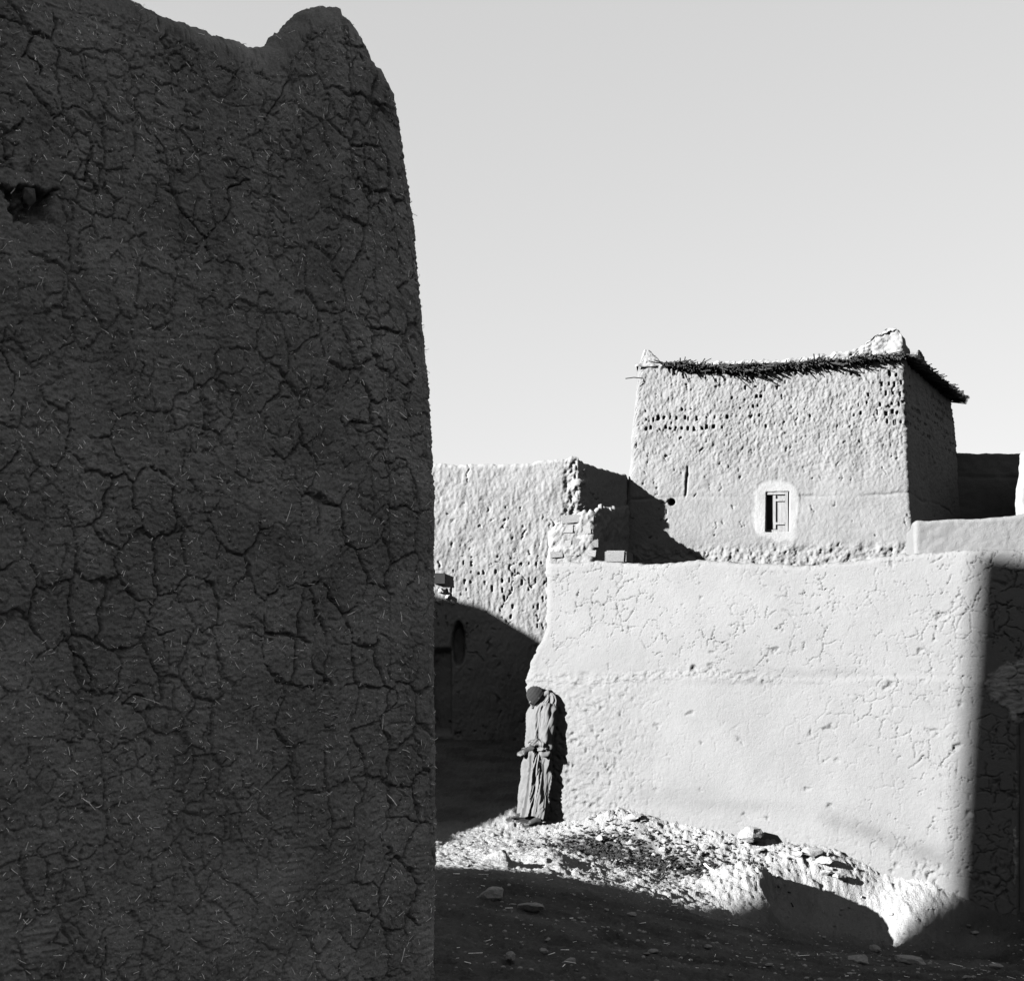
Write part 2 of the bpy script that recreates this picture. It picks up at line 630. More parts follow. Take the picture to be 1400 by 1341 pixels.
xs = np.concatenate([np.array([-1500, -400, -120, -50, -25, -15, -9]), np.arange(-6, -1.15, .12), np.arange(-1.15, 4.7, .0125),
                     np.arange(4.7, 9, .15), np.array([10, 14, 20, 40, 100, 400, 1500])])
yd = [7.0]
while yd[-1] < 20.2:
    yd.append(yd[-1] + (.0030 if yd[-1] < 10.4 else .0018 if yd[-1] < 15.5 else .004) * yd[-1])
ys = np.concatenate([np.array([-1500, -400, -100, -40, -15]), np.arange(-8, 6.8, .25), np.array(yd), np.arange(20.5, 27, .6),
                     np.array([30, 40, 60, 120, 400, 1500, 4000])])
GXX, GYY = np.meshgrid(xs, ys, indexing='ij')
GZ = ground_z(GXX, GYY)
GV = np.stack([GXX, GYY, GZ], -1)
dirt_shade = np.zeros_like(GZ)
for px, py, D, rx, ry, a in [(830, 1158, 13.9, .50, .55, 1.0), (920, 1180, 13.5, .50, .42, .9), (985, 1196, 13.3, .25, .25, .8)]:
    p = at(px, py, D)
    dirt_shade = np.maximum(dirt_shade, a * np.exp(-((GXX - p[0]) / rx) ** 2 - ((GYY - p[1]) / ry) ** 2))
dirt_shade = np.clip(dirt_shade * 2.4 * (fbm(GXX * 9, GYY * 9, 61, 4, .7) * .9 + .55), 0, .95)
line_b = 13.2 - .531 * (4.06 - GXX)              # shade of the lane and alley, painted darker into the ground colour
shade_tone = sst(.35, -.75, GYY - line_b + .7 * fbm(GXX * 1.3, GYY * 1.3, 67, 4)) * .9
shade_tone = np.maximum(shade_tone, .9 * sst(14.6, 16.2, GYY - .4 * GXX + .8 * fbm(GXX * 1.1, GYY * 1.1, 68, 4)) * sst(1.2, .2, GXX))
dirt_shade = np.maximum(dirt_shade, np.clip(shade_tone * (.85 + .5 * fbm(GXX * 3, GYY * 3, 66, 5)), 0, 1))  # litter patch dirt plus the painted lane and alley shade
ground = grid_obj('ground', GV, M_GROUND, None, {'stain_shade': dirt_shade, 'pale': np.zeros_like(dirt_shade)})
ground['kind'] = 'structure'


def gz(x, y):
    i = int(np.clip(np.searchsorted(xs, x), 1, len(xs) - 1))
    j = int(np.clip(np.searchsorted(ys, y), 1, len(ys) - 1))
    return float(GZ[i - 1:i + 1, j - 1:j + 1].mean())


def find_D(px, py, lo=7.0, hi=16.0):
    """first ground point seen along a photo pixel"""
    D = np.arange(lo, hi, .02)
    x = (px - 700) / F * D
    zr = EYE + (HOR - py) / F * D
    for d, xx, z in zip(D, x, zr):
        if z <= gz(xx, d):
            return float(d)
    return hi


# ------------------------------------------------------------------ near house: dark cracked straw daub
near = thing('mud_house', 'dark cracked straw-daub house corner with rounded horn, filling the left foreground', 'house', loc=(-.2, 4, 0))
NC = np.array([-.185, 4.0])                     # corner in plan
nd = np.array([.7071, .7071])
pts = [NC - nd * 7.0, NC - nd * 1.42, NC, NC + np.array([-.42, .907]) * .5, NC + np.array([-.42, .907]) * 3.2]
P, N, S = make_path(pts, [0, 0, .13, 0, 0], [.2, .0028, .03, .15], .0045)
sc = S[np.argmin(np.linalg.norm(P - NC, axis=1))]
prof = [(-900, -130), (-400, -90), (0, -55), (100, -28), (172, 0), (230, 27), (290, 48), (335, 64), (357, 66), (372, 56), (390, 36), (412, 15), (436, 7),
        (455, 10), (475, 36), (500, 84), (525, 130), (545, 172), (560, 205), (600, 230)]
C_N = np.array([-2.0, 4.9])


def inset_near(Z):
    return np.interp(Z, [0, 2.1, 2.42, 2.75, 3.04, 3.15, 3.5], [0, 0, .010, .027, .050, .060, .085])


# height of the top so that its outline runs through the profile above
ztop = np.full(len(S), 3.3)
for _ in range(8):
    k_ = inset_near(ztop)
    tx = C_N[0] + (P[:, 0] - N[:, 0] * .035 - C_N[0]) * (1 - k_)
    ty = C_N[1] + (P[:, 1] - N[:, 1] * .035 - C_N[1]) * (1 - k_)
    px_ = 700 + tx / np.maximum(ty, .3) * F
    tgt = EYE + (HOR - np.interp(px_, [a for a, _ in prof], [b for _, b in prof])) / F * np.maximum(ty, .3)
    ztop = ztop * .4 + np.clip(tgt, 2.6, 3.8) * .6
kmax = int(np.argmax(px_))
ztop[kmax:] = np.minimum(ztop[kmax], ztop[kmax:])
ztop[kmax:] = ztop[kmax]
ztop = ztop + fbm(S * 9, S * 0, 8, 3) * .006 + fbm(S * 40, S * 0, 9, 2) * .003


def disp_near(U, W, Z):
    fine = (U > sc - 1.6) & (U < sc + .6)
    d = fbm(U * 1.6, W * 1.6, 11, 3) * .026 * (1 - .85 * sst(sc - .5, sc - .05, U)) + fbm(U * 7, W * 7, 12, 4, .55) * .006
    d = d + fbm(U * 34, W * 34, 13, 4, .85) * .0052 + fbm(U * 90 + 5 * fbm(U * 9, W * 9, 17, 2), W * 150, 16, 2) * .0034
    wk = np.clip(.65 + .5 * fbm(U * 2.2, W * 2.2, 15, 2), .15, 1.2)
    den = np.clip(.85 + 1.1 * fbm(U * 1.1 + 3, W * 1.1, 18, 2), .1, 1.1)       # some areas crack more than others
    c1 = cracks(U, W, .100, .0039, 20, .28, 1.2, .65)
    c2 = cracks(U, W, .046, .0030, 26, .30, 1.1, .54) * wk
    c3 = cracks(U, W, .22, .0048, 33, .26, 1.7, .30)
    c4 = cracks(U, W, .40, .0066, 37, .24, 2.6, .22)
    d = d - np.maximum(np.maximum(c1 * .024 * den, c2 * .012), np.maximum(c3 * .032, c4 * .045)) * fine
    # plates between the cracks stand a little proud
    # broken-out hollow at the left
    q = sc - U
    r = (40 - 700) / F
    qc = (-.185 - 4 * r) / (.7071 * (1 - r))
    zc = EYE + (HOR - 268) / F * (4 - .7071 * qc)
    x = (q - qc) / .056 + fbm(U * 12, W * 12, 41, 4) * 1.0
    z = (W - zc) / .046 + fbm(U * 12 + 9, W * 12, 42, 4) * 1.0
    hol = sst(1.15, .75, np.maximum(np.abs(x), np.abs(z)))
    d = d - hol * (.055 + .05 * fbm(U * 26, W * 26, 43, 3, .6))
    return d


def disp_coarse(U, W, Z):
    return fbm(U * 1.6, W * 1.6, 11, 3) * .026 * (1 - .85 * sst(sc - .5, sc - .05, U)) + fbm(U * 7, W * 7, 12, 4, .55) * .006


for _ in range(10):
    V, nf, U, W = sweep(P, N, S, ztop, 2.4, rows((1.0, 4)), .42, .07, disp_coarse, inset_near, C_N, .8, 6, .9, False)
    Yv = np.maximum(V[..., 1], .3)
    pxv, pyv = 700 + V[..., 0] / Yv * F, HOR - (V[..., 2] - EYE) / Yv * F
    jb = np.argmin(pyv, axis=1)
    ii = np.arange(len(S))
    pxb, pyb, Yb = pxv[ii, jb], pyv[ii, jb], Yv[ii, jb]
    err = np.clip((pyb - np.interp(pxb, [a for a, _ in prof], [b for _, b in prof])) / F * Yb, -.15, .15)
    err[V[..., 1].min(axis=1) < .5] = 0
    ztop = ztop + .6 * err
    kx = int(np.argmax(pxb))
    ztop[kx:] = ztop[kx]
ztop = np.clip(ztop, 2.7, 4.2) + fbm(S * 9, S * 0, 8, 3) * .005 + fbm(S * 40, S * 0, 9, 2) * .003
V, nf, U, W = sweep(P, N, S, ztop, -.4, rows((.30, 12), (1.0, 960)), .42, .07, disp_near, inset_near, C_N, 2.2, 6, .9, False)
near_wall = grid_obj('wall', V, M_NEAR, None)
near_wall.parent = near
near_wall.matrix_parent_inverse = Matrix.Translation((.2, -4, 0))


def adopt(o, parent):
    """parent without moving: all geometry is in world coordinates"""
    o.parent = parent
    o.matrix_parent_inverse = parent.matrix_basis.inverted()
    return o


for o_ in [near_wall]:
    adopt(o_, near)
vis = np.where((S > sc - 1.45) & (S < sc + .02))[0]
i0, i1 = vis[0], vis[-1]
for nm, cnt, sd, l0, l1, rd_, mt in [('straw', 6500, 5, .002, .020, .0006, M_STRAW), ('chaff', 6000, 7, .004, .022, .0008, M_NEAR),
                                     ('long_straw', 70, 9, .02, .055, .0008, M_STRAW)]:
    adopt(straws(nm, V, cnt, (i0, i1), (60, nf + 4), sd, l0, l1, rd_, mt, None), near)
# stones left in the hollow
mb = MB()
r_ = (40 - 700) / F
qc_ = (-.185 - 4 * r_) / (.7071 * (1 - r_))
hc = np.array([NC[0] - .7071 * qc_, NC[1] - .7071 * qc_, 0])
rm = rock_data('stone', 91, M_NEAR, .8, 1, .6)
for (a, z, s) in [(.022, 2.645, .026)]:
    o = bpy.data.objects.new('stone', rm)
    COL.objects.link(o)
    o.scale = (s, s, s)
    o.rotation_euler = (z * 9, a * 40, 1)
    base = hc + np.array([.7071, .7071, 0]) * a - np.array([.7071, -.7071, 0]) * .050
    o.location = (base[0], base[1], EYE + (HOR - 268) / F * hc[1] + (z - 2.63))
    adopt(o, near)
# flat roof behind the parapet
mb = MB()
rf = [NC - nd * 7 + np.array([-.2, .2]), NC + np.array([-.5, .0]), NC + np.array([-.42, .907]) * 3.1 + np.array([-.3, -.1]), NC + np.array([-7, 1.0])]
mb.add([(p[0], p[1], z) for z in (2.75, 2.9) for p in rf], [(3, 2, 1, 0), (4, 5, 6, 7), (0, 1, 5, 4), (1, 2, 6, 5), (2, 3, 7, 6), (3, 0, 4, 7)])
adopt(mb.build('roof', M_NEAR), near)
mb = MB()                                        # the rear walls that close the house
for a, b in ((NC - nd * 7, NC + np.array([-7.5, .8])), (NC + np.array([-7.5, .8]), NC + np.array([-.42, .907]) * 3.2)):
    d = (b - a) / np.linalg.norm(b - a)
    L = np.linalg.norm(b - a)
    c = (a + b) / 2
    mb.box((c[0], c[1], 1.3), (L / 2, .2, 1.7), [[d[0], -d[1], 0], [d[1], d[0], 0], [0, 0, 1]])
adopt(mb.build('rear_wall', M_NEAR), near)

# ------------------------------------------------------------------ pale courtyard wall
yard = thing('courtyard_wall', 'long sunlit pale mud wall with fine cracks, a man leaning at its left end', 'wall', loc=(.35, 15.3, 0))
wdir = np.array([3.71, -2.1])
wdir /= np.linalg.norm(wdir)
A0 = np.array([.35, 15.3])
px_s = lambda px: None


def wall_s(px):
    """distance along the courtyard wall from its left corner"""
    r = (px - 700) / F
    D = (15.3 + .566 * .35) / (1 + .566 * r)
    return (r * D - .35) / wdir[0]


pts = [A0 + np.array([.65, 4.2]), A0 + np.array([.06, .4]), A0, A0 + wdir * (wall_s(1408)), A0 + wdir * 9]
P, N, S = make_path(pts, [0, 0, .10, 0, 0], [.25, .06, .0084, .3], .012)
s0 = S[np.argmin(np.linalg.norm(P - A0, axis=1))]
tp = [(735, 770), (760, 768), (820, 766), (880, 771), (920, 768), (960, 766), (1040, 771), (1080, 773), (1130, 770), (1180, 764), (1230, 757), (1300, 752), (1340, 751), (1400, 752)]
zt = np.interp(S, [s0 + wall_s(p) for p, _ in tp],
               [EYE + (HOR - y) / F * (A0 + wdir * wall_s(p))[1] for p, y in tp])
zt = zt + fbm(S * 4, S * 0, 51, 4, .6) * .018 + fbm(S * 20, S * 0, 52, 2) * .008


def wz(px, py):
    return EYE + (HOR - py) / F * (A0 + wdir * wall_s(px))[1]


s_door = s0 + wall_s(1391)
PATCH_Z = (wz(1380, 985), wz(1380, 903))


def patch_mask(U, W):
    s = U - s0
    a = wall_s(1345)
    lo = np.interp(s, [a, wall_s(1355), wall_s(1372), wall_s(1384), wall_s(1400)], [wz(1345, 935), wz(1355, 958), wz(1372, 966), wz(1384, 982), wz(1390, 985)])
    hi = np.interp(s, [a, wall_s(1360), wall_s(1400)], [wz(1345, 918), wz(1360, 912), wz(1400, 903)])
    wob = fbm(U * 10, W * 10, 77, 5, .7) * .085
    m = sst(-.012, .012, W - lo + wob) * sst(-.012, .012, hi - W + wob) * sst(-.01, .01, s - a + wob)
    # thin pale edge running down beside the door
    e = np.abs(s - wall_s(1389) + fbm(U * 3, W * 9, 78, 4, .6) * .035) < .004 + .018 * fbm(U * 0, W * 6, 79, 3)
    m2 = e * (W < lo) * (W > wz(1389, 1210))
    return np.maximum(m, m2 * .8)


def disp_yard(U, W, Z):
    front = sst(s0 - .02, s0 + .12, U)
    low = sst(wz(800, 915), wz(800, 950), Z) * 0 + sst(1.66, 1.45, Z)
    left = sst(s0 + 1.6, s0 + .2, U)
    d = fbm(U * 1.1, W * 1.1, 53, 3) * .012 + fbm(U * 5, W * 5, 54, 4) * .0022
    d = d + fbm(U * 26, W * 26, 55, 3, .7) * (.0020 + .009 * low * left)
    # lift seam: the lower course stands proud with a crumbled lip
    zs = 1.56 + fbm(U * 1.4, U * 0, 56, 3) * .07
    k = sst(zs + .03, zs - .03, W)
    d = d + k * .012
    band = np.exp(-((W - zs) / .055) ** 2) * sst(s0 + 2.9, s0 + 2.2, U)
    d = d + band * fbm(U * 16, W * 22, 57, 4, .7) * .030
    # crack net, stronger in the upper half and at the right
    up = np.clip(sst(1.45, 1.95, W) * .9 + sst(s0 + 2.6, s0 + 3.8, U) * .8 + .38, 0, 1)
    pat = np.clip(vnoise(U * 1.3, W * 1.6, 58) * 1.6 - .25, 0, 1)
    c = np.maximum(cracks(U, W, .17, .0056, 60, .36, 1.15, .52) * .023, cracks(U, W, .085, .0054, 64, .38, 1.1, .46) * .015)
    d = d - c * up * (.6 + .5 * pat)
    right = sst(s0 + wall_s(1290), s0 + wall_s(1330), U)
    d = d - cracks(U, W, .15, .0070, 67, .30, 1.2, .56) * .024 * right * (patch_mask(U, W) < .3)
    # pocks in the weathered lower left and by the foot
    foot = np.clip(low * left + sst(.25, -.3, Z) * .9, 0, 1)
    pk, cid = voro(U * 17 + fbm(U * 9, W * 9, 68) * .6, W * 13, 69)
    d = d - np.clip(pk - .12, 0, .3) * .075 * (cid > .72) * foot
    pk2, cid2 = voro(U * 7 + fbm(U * 9, W * 9, 70) * .5, W * 7, 71)
    d = d - np.clip(pk2 - .28, 0, .2) * .12 * (cid2 > .93)
    d = d - sst(.18, .05, np.hypot((U - s0 - wall_s(948)) / .25, (W - wz(948, 913)) / .25)) * .03
    # lower left corner bulges out to the left: older, thicker base
    ret = sst(s0 + .10, s0 - .02, U)
    d = d + ret * fbm(Z * 5, U * 3, 72, 4, .6) * .05 * sst(2.1, 1.8, Z)
    pmk = patch_mask(U, W)
    d = d + pmk * (.014 + .010 * fbm(U * 14, W * 40, 59, 4, .7))
    # doorway at the right edge of the picture
    dm = sst(s_door - .004, s_door + .004, U) * (U < s_door + .9) * (Z < wz(1391, 975)) * (Z > -2)
    d = d - dm * .07
    return d


V, nf, U, W = sweep(P, N, S, zt, -1.3, rows((.14, 20), (1.0, 430)), .45, .05, disp_yard, None, None, 2.2)
shift = np.interp(W, [-2, .0, .8, 1.15, 1.45, 1.75, 2.08], [.06, .06, .07, .13, .22, .17, 0]) * sst(s0 + .75, s0 + .1, U)
shift = shift + fbm(W * 7, U * 3, 75, 3) * .03 * sst(2.05, 1.8, W) * sst(s0 + .15, s0, U)
V[..., 0] -= wdir[0] * shift
V[..., 1] -= wdir[1] * shift
stain_shade = np.zeros(V.shape[:2])
for px, py, rx, ry, a in [(1135, 1116, .13, .11, .55), (1200, 1140, .42, .09, .38), (1265, 1165, .3, .1, .4), (1110, 920, .5, .05, .3), (1060, 932, .9, .035, .25), (1000, 1100, 1.2, .06, .2), (900, 1085, .5, .10, .2), (790, 1060, .35, .3, .18)]:
    s_, z_ = s0 + wall_s(px), wz(px, py)
    tilt = (U - s_) * .28 if py > 1100 else 0
    stain_shade = np.maximum(stain_shade, a * np.exp(-((U - s_) / rx) ** 2 - ((W - z_ + tilt) / ry) ** 2))
stain_shade = np.clip(stain_shade * (1 + .8 * fbm(U * 6, W * 6, 73, 4)), 0, 1)
pm = patch_mask(U, W)
pale = np.clip(pm * (.55 + .9 * fbm(U * 12, W * 34, 74, 4, .65)), 0, 1)
stain_shade = stain_shade * (1 - pm)
pale = np.maximum(pale, .02 * sst(1.75, 2.1, W))
adopt(grid_obj('wall', V, M_PALE, None, {'pale': pale, 'stain_shade': stain_shade}), yard)
# door leaf standing in the recess
dA = A0 + wdir * (s_door - s0 + .008)
nrm = np.array([wdir[1], -wdir[0]])
for k in range(5):
    mb = MB()
    c = dA + wdir * (.085 + .172 * k) - nrm * .062
    mb.box((c[0], c[1], .2), (.082, .02, 1.02), [[wdir[0], -nrm[0], 0], [wdir[1], -nrm[1], 0], [0, 0, 1]])
    adopt(mb.build('door_plank', M_DOOR), yard)

# block lying on the wall top

# ------------------------------------------------------------------ left house behind the alley
lh = thing('mud_house', 'sunlit pitted mud house behind the alley, with a broken right end', 'house', loc=(0, 19.9, 0))
D1 = 19.9
LX = lambda px: (px - 700) / F * D1
pts = [(-8.0, 22.5), (-8.0, D1), (-1.6, D1), (LX(792), D1 - .02), (1.60, 20.66), (2.2, 22.5), (-8.0, 22.5)]
P, N, S = make_path(pts, [0, .15, 0, .07, .05, 0, 0], [.2, .05, .0125, .014, .1, .3], .012)
tp = [(-8.0, 640), (-3.2, 630), (LX(590), 634), (LX(640), 636), (LX(690), 635), (LX(730), 631), (LX(770), 627), (LX(790), 626)]
zt = np.interp(P[:, 0], [a for a, _ in tp], [EYE + (HOR - b) / F * D1 for _, b in tp])
sA = S[np.argmin(np.linalg.norm(P - np.array([LX(792), D1]), axis=1))]
sB = S[np.argmin(np.linalg.norm(P - np.array([1.6, 20.66]), axis=1))]
zt = np.where(S > sA, np.interp(S, [sA, sA + .3, sB, sB + .4, sB + 3], [4.465, 4.43, 4.36, 4.2, 4.2]), zt)
zt = zt + fbm(S * 3, S * 0, 81, 4, .6) * .03 + fbm(S * 15, S * 0, 82, 2) * .012


def lz(py):
    return EYE + (HOR - py) / F * D1


def pits(U, W, z_lo, z_hi, dz, du, seed, cover, w=.022, h=.032, depth=.07):
    """rows of voids left between mud bricks"""
    j = np.round(W / dz)
    uu = U / du + _hash(j.astype(np.int64), j.astype(np.int64) * 0, seed) * 3
    i = np.floor(uu)
    ii, jj = i.astype(np.int64), j.astype(np.int64)
    on = (_hash(ii, jj, seed + 1) < cover * np.clip(vnoise(U * .9, W * 2.0, seed + 9) * 2.2 - .35, 0, 1.6))
    ju = (uu - i - .5) * du + (_hash(ii, jj, seed + 2) - .5) * du * .6
    jv = W - j * dz + (_hash(ii, jj, seed + 3) - .5) * dz * .28 + fbm(U * 15, W * 15, seed + 12, 2) * .012
    ju = ju + fbm(U * 15, W * 15, seed + 11, 2) * .012
    hh = h * (.6 + .9 * _hash(ii, jj, seed + 4))
    ww = w * (.6 + .8 * _hash(ii, jj, seed + 6))
    m = sst(1.25, .8, np.maximum(np.abs(ju) / ww, np.abs(jv) / hh))
    return m * on * (W > z_lo) * (W < z_hi) * depth


def disp_lh(U, W, Z):
    d = fbm(U * 1.3, W * 1.3, 83, 3) * .04 + fbm(U * 6, W * 3.5, 84, 4, .65) * .012
    d = d + fbm(U * 28, W * 16, 85, 3, .75) * .011
    d = d - cracks(U, W, .5, .012, 86, .4, 1.2, .35) * .04
    mid = sst(lz(640), lz(680), W)
    d = d - pits(U, W, lz(860), lz(760), .118, .085, 87, .34, .008, .026, .045)
    pk, cid = voro(U * 16 + fbm(U * 9, W * 9, 88) * 1.2, W * 8 + fbm(U * 9, W * 9, 92) * .8, 89)
    d = d - np.clip(pk - .22, 0, .25) * .13 * (cid > .91) * sst(lz(670), lz(720), W)
    top = sst(lz(680), lz(640), W)
    d = d * (1 - .3 * top)
    # crumbling edge at the right end
    ed = sst(sA - .33, sA - .05, U) * sst(sA + .25, sA + .02, U)
    d = d + ed * (fbm(U * 7, W * 7, 90, 4, .65) * .075 - .01)
    # dark vertical slot in the shaded part
    n = sst(1.2, .8, np.hypot((U - (sA - LX(792) + LX(626))) / .085 + fbm(W * 8, U * 8, 91) * .2, (W - lz(880)) / .27))
    d = d - n * .25
    n2 = sst(1.1, .9, np.maximum(np.abs(U - (sA - LX(792) + LX(604))) / .12, np.abs(W - lz(945)) / .55))
    return d - n2 * .12


V, nf, U, W = sweep(P, N, S, zt, -.2, rows((.12, 6), (1.0, 330)), .5, .05, disp_lh, None, None, 3.5)
st_ = np.zeros(V.shape[:2])
adopt(grid_obj('wall', V, M_HOUSE, None, {'pale': .6 * sst(lz(690), lz(640), W), 'stain_shade': st_}), lh)
mb = MB()
mb.add([(x, y, z) for z in (3.5, 3.7) for x, y in ((-7.8, 20.1), (.75, 20.1), (1.4, 20.8), (1.9, 22.4), (-7.8, 22.4))],
       [(4, 3, 2, 1, 0), (5, 6, 7, 8, 9), (0, 1, 6, 5), (1, 2, 7, 6), (2, 3, 8, 7), (3, 4, 9, 8), (4, 0, 5, 9)])
adopt(mb.build('roof', M_HOUSE), lh)
# squared beam end sticking out at the left
mb = MB()
p = at(600.5, 790, D1 - .15)
mb.box((p[0], D1 + .05, p[2]), (.07, .12, .07))
adopt(mb.build('roof_beam', M_WOOD_D), lh)
# rubble lumps under the beam
for k, (px, py, s) in enumerate([(604, 808, .06), (612, 816, .05), (600, 822, .07), (618, 823, .045)]):
    o = bpy.data.objects.new('stone', rock_data('stone', 130 + k, M_STONE_D, .8))
    COL.objects.link(o)
    p = at(px, py, D1 - .03)
    o.location = p
    o.scale = (s, s, s)
    adopt(o, lh)

# lower stub of wall with exposed bricks in front of the broken end
stub_c = np.array([LX(745), 19.72])
pts = [(LX(746), 20.1), (LX(750), 19.64), (LX(811) - .02, 19.58), (LX(819), 19.66), (1.62, 20.55)]
P, N, S = make_path(pts, [0, .05, .06, .03, 0], [.03, .012, .013, .014], .012)
sk = S[np.argmin(np.linalg.norm(P - np.array([LX(811), 19.58]), axis=1))]
D2 = 19.6
zt = np.interp(P[:, 0], [LX(740), LX(757), LX(775), LX(795), LX(815)], [EYE + (HOR - y) / F * D2 for y in (735, 718, 706, 700, 703)])
zt = np.where(S > sk, np.interp(S, [sk, sk + .15, sk + .5, sk + 1.2], [3.70, 3.80, 3.78, 3.9]), zt)
zt = zt + fbm(S * 6, S * 0, 101, 4, .7) * .05 + (np.abs((S * 9) % 1 - .5) - .25) * .10 * (S > sk - .1) * (.4 + vnoise(S * 9, S * 0, 102))


def disp_stub(U, W, Z):
    d = fbm(U * 3, W * 3, 103, 4, .6) * .05 + fbm(U * 16, W * 14, 104, 3, .7) * .02
    return d


V, nf, U, W = sweep(P, N, S, zt, -.2, rows((.55, 12), (1.0, 130)), .25, .03, disp_stub, None, None, 3.2)
adopt(grid_obj('broken_wall_end', V, M_HOUSE, None, {'pale': np.zeros(V.shape[:2]), 'stain_shade': np.zeros(V.shape[:2])}), lh)
bk = bpy.data.meshes.new('brick')
bmm = bmesh.new()
bmesh.ops.create_cube(bmm, size=2)
bmesh.ops.bevel(bmm, geom=bmm.edges[:], offset=.16, segments=2, affect='EDGES')
for v in bmm.verts:
    v.co += Vector((math.sin(v.co.y * 5 + v.co.z * 3), math.sin(v.co.z * 4 + v.co.x * 3), math.sin(v.co.x * 4 + v.co.y * 2))) * .06
bmm.to_mesh(bk)
bmm.free()
bk.materials.append(M_HOUSE)
for (px, py, w, h) in [(783, 711, 17, 6), (804, 709, 10, 6), (777, 725, 10, 6), (798, 726, 14, 6.5), (775, 744, 9, 5), (794, 743, 12, 6), (811, 744, 7, 6),
                       (808, 758, 9, 5), (785, 757, 10, 5), (762, 758, 9, 5)]:
    o = bpy.data.objects.new('brick', bk)
    COL.objects.link(o)
    t = (px - 740) / 76
    D = 19.715 - .06 * t
    o.location = at(px, py, D)
    o.scale = (w / F * D, .09, h / F * D)
    o.rotation_euler = (random.uniform(-.1, .1), random.uniform(-.12, .12), R(-4) + random.uniform(-.15, .15))
    adopt(o, lh)

# block lying on the wall top
b0 = bpy.data.objects.new('mud_block', bk.copy())
b0.data.materials[0] = M_PALE
COL.objects.link(b0)
c = A0 + wdir * wall_s(839) - nrm * .12
p = at(839, 762, c[1])
b0.location = (c[0], c[1], p[2])
b0.scale = (.115, .10, .06)
b0.rotation_euler = (0, .04, R(-24))
tag(b0, 'single squarish mud block lying on top of the pale wall near its left end', 'block')

# ------------------------------------------------------------------ tower house
tw = thing('tower_house', 'tall square mud-brick tower house with reed eaves and one small shuttered window', 'tower', loc=(3.5, 20.3, 0))
TL, TR_, TB = np.array([1.449, 20.6]), np.array([5.42, 20.0]), np.array([7.17, 23.4])
TBL = TL + (TB - TR_)
C_T = (TL + TR_ + TB + TBL) / 4
tdir = (TR_ - TL) / np.linalg.norm(TR_ - TL)
pts = [TBL, TL, TR_, TB, TBL]
P, N, S = make_path(pts, [0, .08, .07, .08, 0], [.25, .0128, .045, .4], .018)
sL = S[np.argmin(np.linalg.norm(P - TL, axis=1))]
sR = S[np.argmin(np.linalg.norm(P - TR_, axis=1))]
sBk = S[np.argmin(np.linalg.norm(P - TB, axis=1))]
KT = .034


def inset_t(Z):
    return KT * np.maximum(Z - 3.0, 0)


def tower_pt(px, py):
    """point of the (battered) front plane seen at a photo pixel, and its path coordinate"""
    D = 20.3
    for _ in range(6):
        x, z = (px - 700) / F * D, EYE + (HOR - py) / F * D
        k = 1 - KT * max(z - 3, 0)
        a = C_T + (TL - C_T) * k
        b = C_T + (TR_ - C_T) * k
        t = (x - a[0]) / (b - a)[0]
        D = a[1] + t * (b - a)[1]
    return (TL + (TR_ - TL) * t), t * np.linalg.norm(TR_ - TL) + sL, z, np.array([x, D, z])


tp = []
for px, py in [(862, 520), (868, 510), (873, 490), (878, 477), (884, 478), (892, 485), (903, 497), (915, 503), (940, 508), (980, 512), (1020, 513), (1060, 508),
               (1100, 505), (1150, 499), (1190, 492), (1225, 489)]:
    _, s_, z_, _ = tower_pt(px, py)
    tp.append((s_, z_))
zt = np.interp(S, [a for a, _ in tp], [b for _, b in tp])
zt = np.where(S > sR, np.interp(S, [sR, sBk, sBk + 3], [tp[-1][1], 5.88, 5.85]), zt)
zt = zt + fbm(S * 8, S * 0, 111, 3) * .012
win_c = tower_pt(1061, 699.5)
WS, WZ = win_c[1], win_c[2]
win_hw = (tower_pt(1077, 700)[1] - tower_pt(1045, 700)[1]) / 2
win_hh = (tower_pt(1061, 672)[2] - tower_pt(1061, 727)[2]) / 2


def surround(U, W):
    x = (U - WS + .01) / (win_hw + .13)
    z = (W - WZ) / (win_hh + .12)
    wob = fbm(U * 5, W * 5, 112, 4, .65) * .20
    r = (np.abs(x) ** 5 + np.abs(z) ** 5) ** .2 + wob
    return sst(1.08, .92, r)


def disp_t(U, W, Z):
    front = (U > sL - .05) & (U < sR + .05)
    sm = surround(U, W) * front
    d = fbm(U * 1.0, W * 1.0, 113, 3) * .035
    rough = fbm(U * 6, W * 4, 114, 4, .65) * .009 + fbm(U * 30, W * 20, 115, 3, .8) * .012
    up = sst(3.9, 4.9, W)
    d = d + rough * (.5 + 1.1 * up) * (1 - .85 * sm)
    pt = pits(U, W, 4.95, 5.72, .135, .092, 116, .66, .013, .021, .09)
    pk, cid = voro(U * 20 + fbm(U * 10, W * 10, 117) * 1.4, W * 10 + fbm(U * 10, W * 10, 129) * .8, 118)
    pt = np.maximum(pt, np.clip(pk - .25, 0, .2) * .14 * (cid > .93 - .05 * up))
    d = d - pt * (1 - sm)
    # string course, rubble base
    zs = 4.02 + fbm(U * 2, U * 0, 119, 3) * .05
    d = d - np.exp(-((W - zs) / .02) ** 2) * .018 * vnoise(U * 3, U * 0, 120) * (1 - sm)
    d = d + sst(3.42, 3.25, W) * fbm(U * 9, W * 9, 121, 4, .65) * .05
    # vertical crack
    cx = tower_pt(937, 650)[1] + fbm(W * 3, W * 0, 122, 3) * .02
    d = d - np.exp(-((U - cx) / .012) ** 2) * .05 * sst(4.0, 4.1, W) * sst(4.5, 4.4, W)
    # drain hole
    h = tower_pt(916, 686)
    d = d - sst(.055, .035, np.hypot(U - h[1], W - h[2])) * .22
    d = d + sm * .006
    win = (np.abs(U - WS) < win_hw) & (np.abs(W - WZ) < win_hh) & front
    d = np.where(win, -.13, d)
    return d


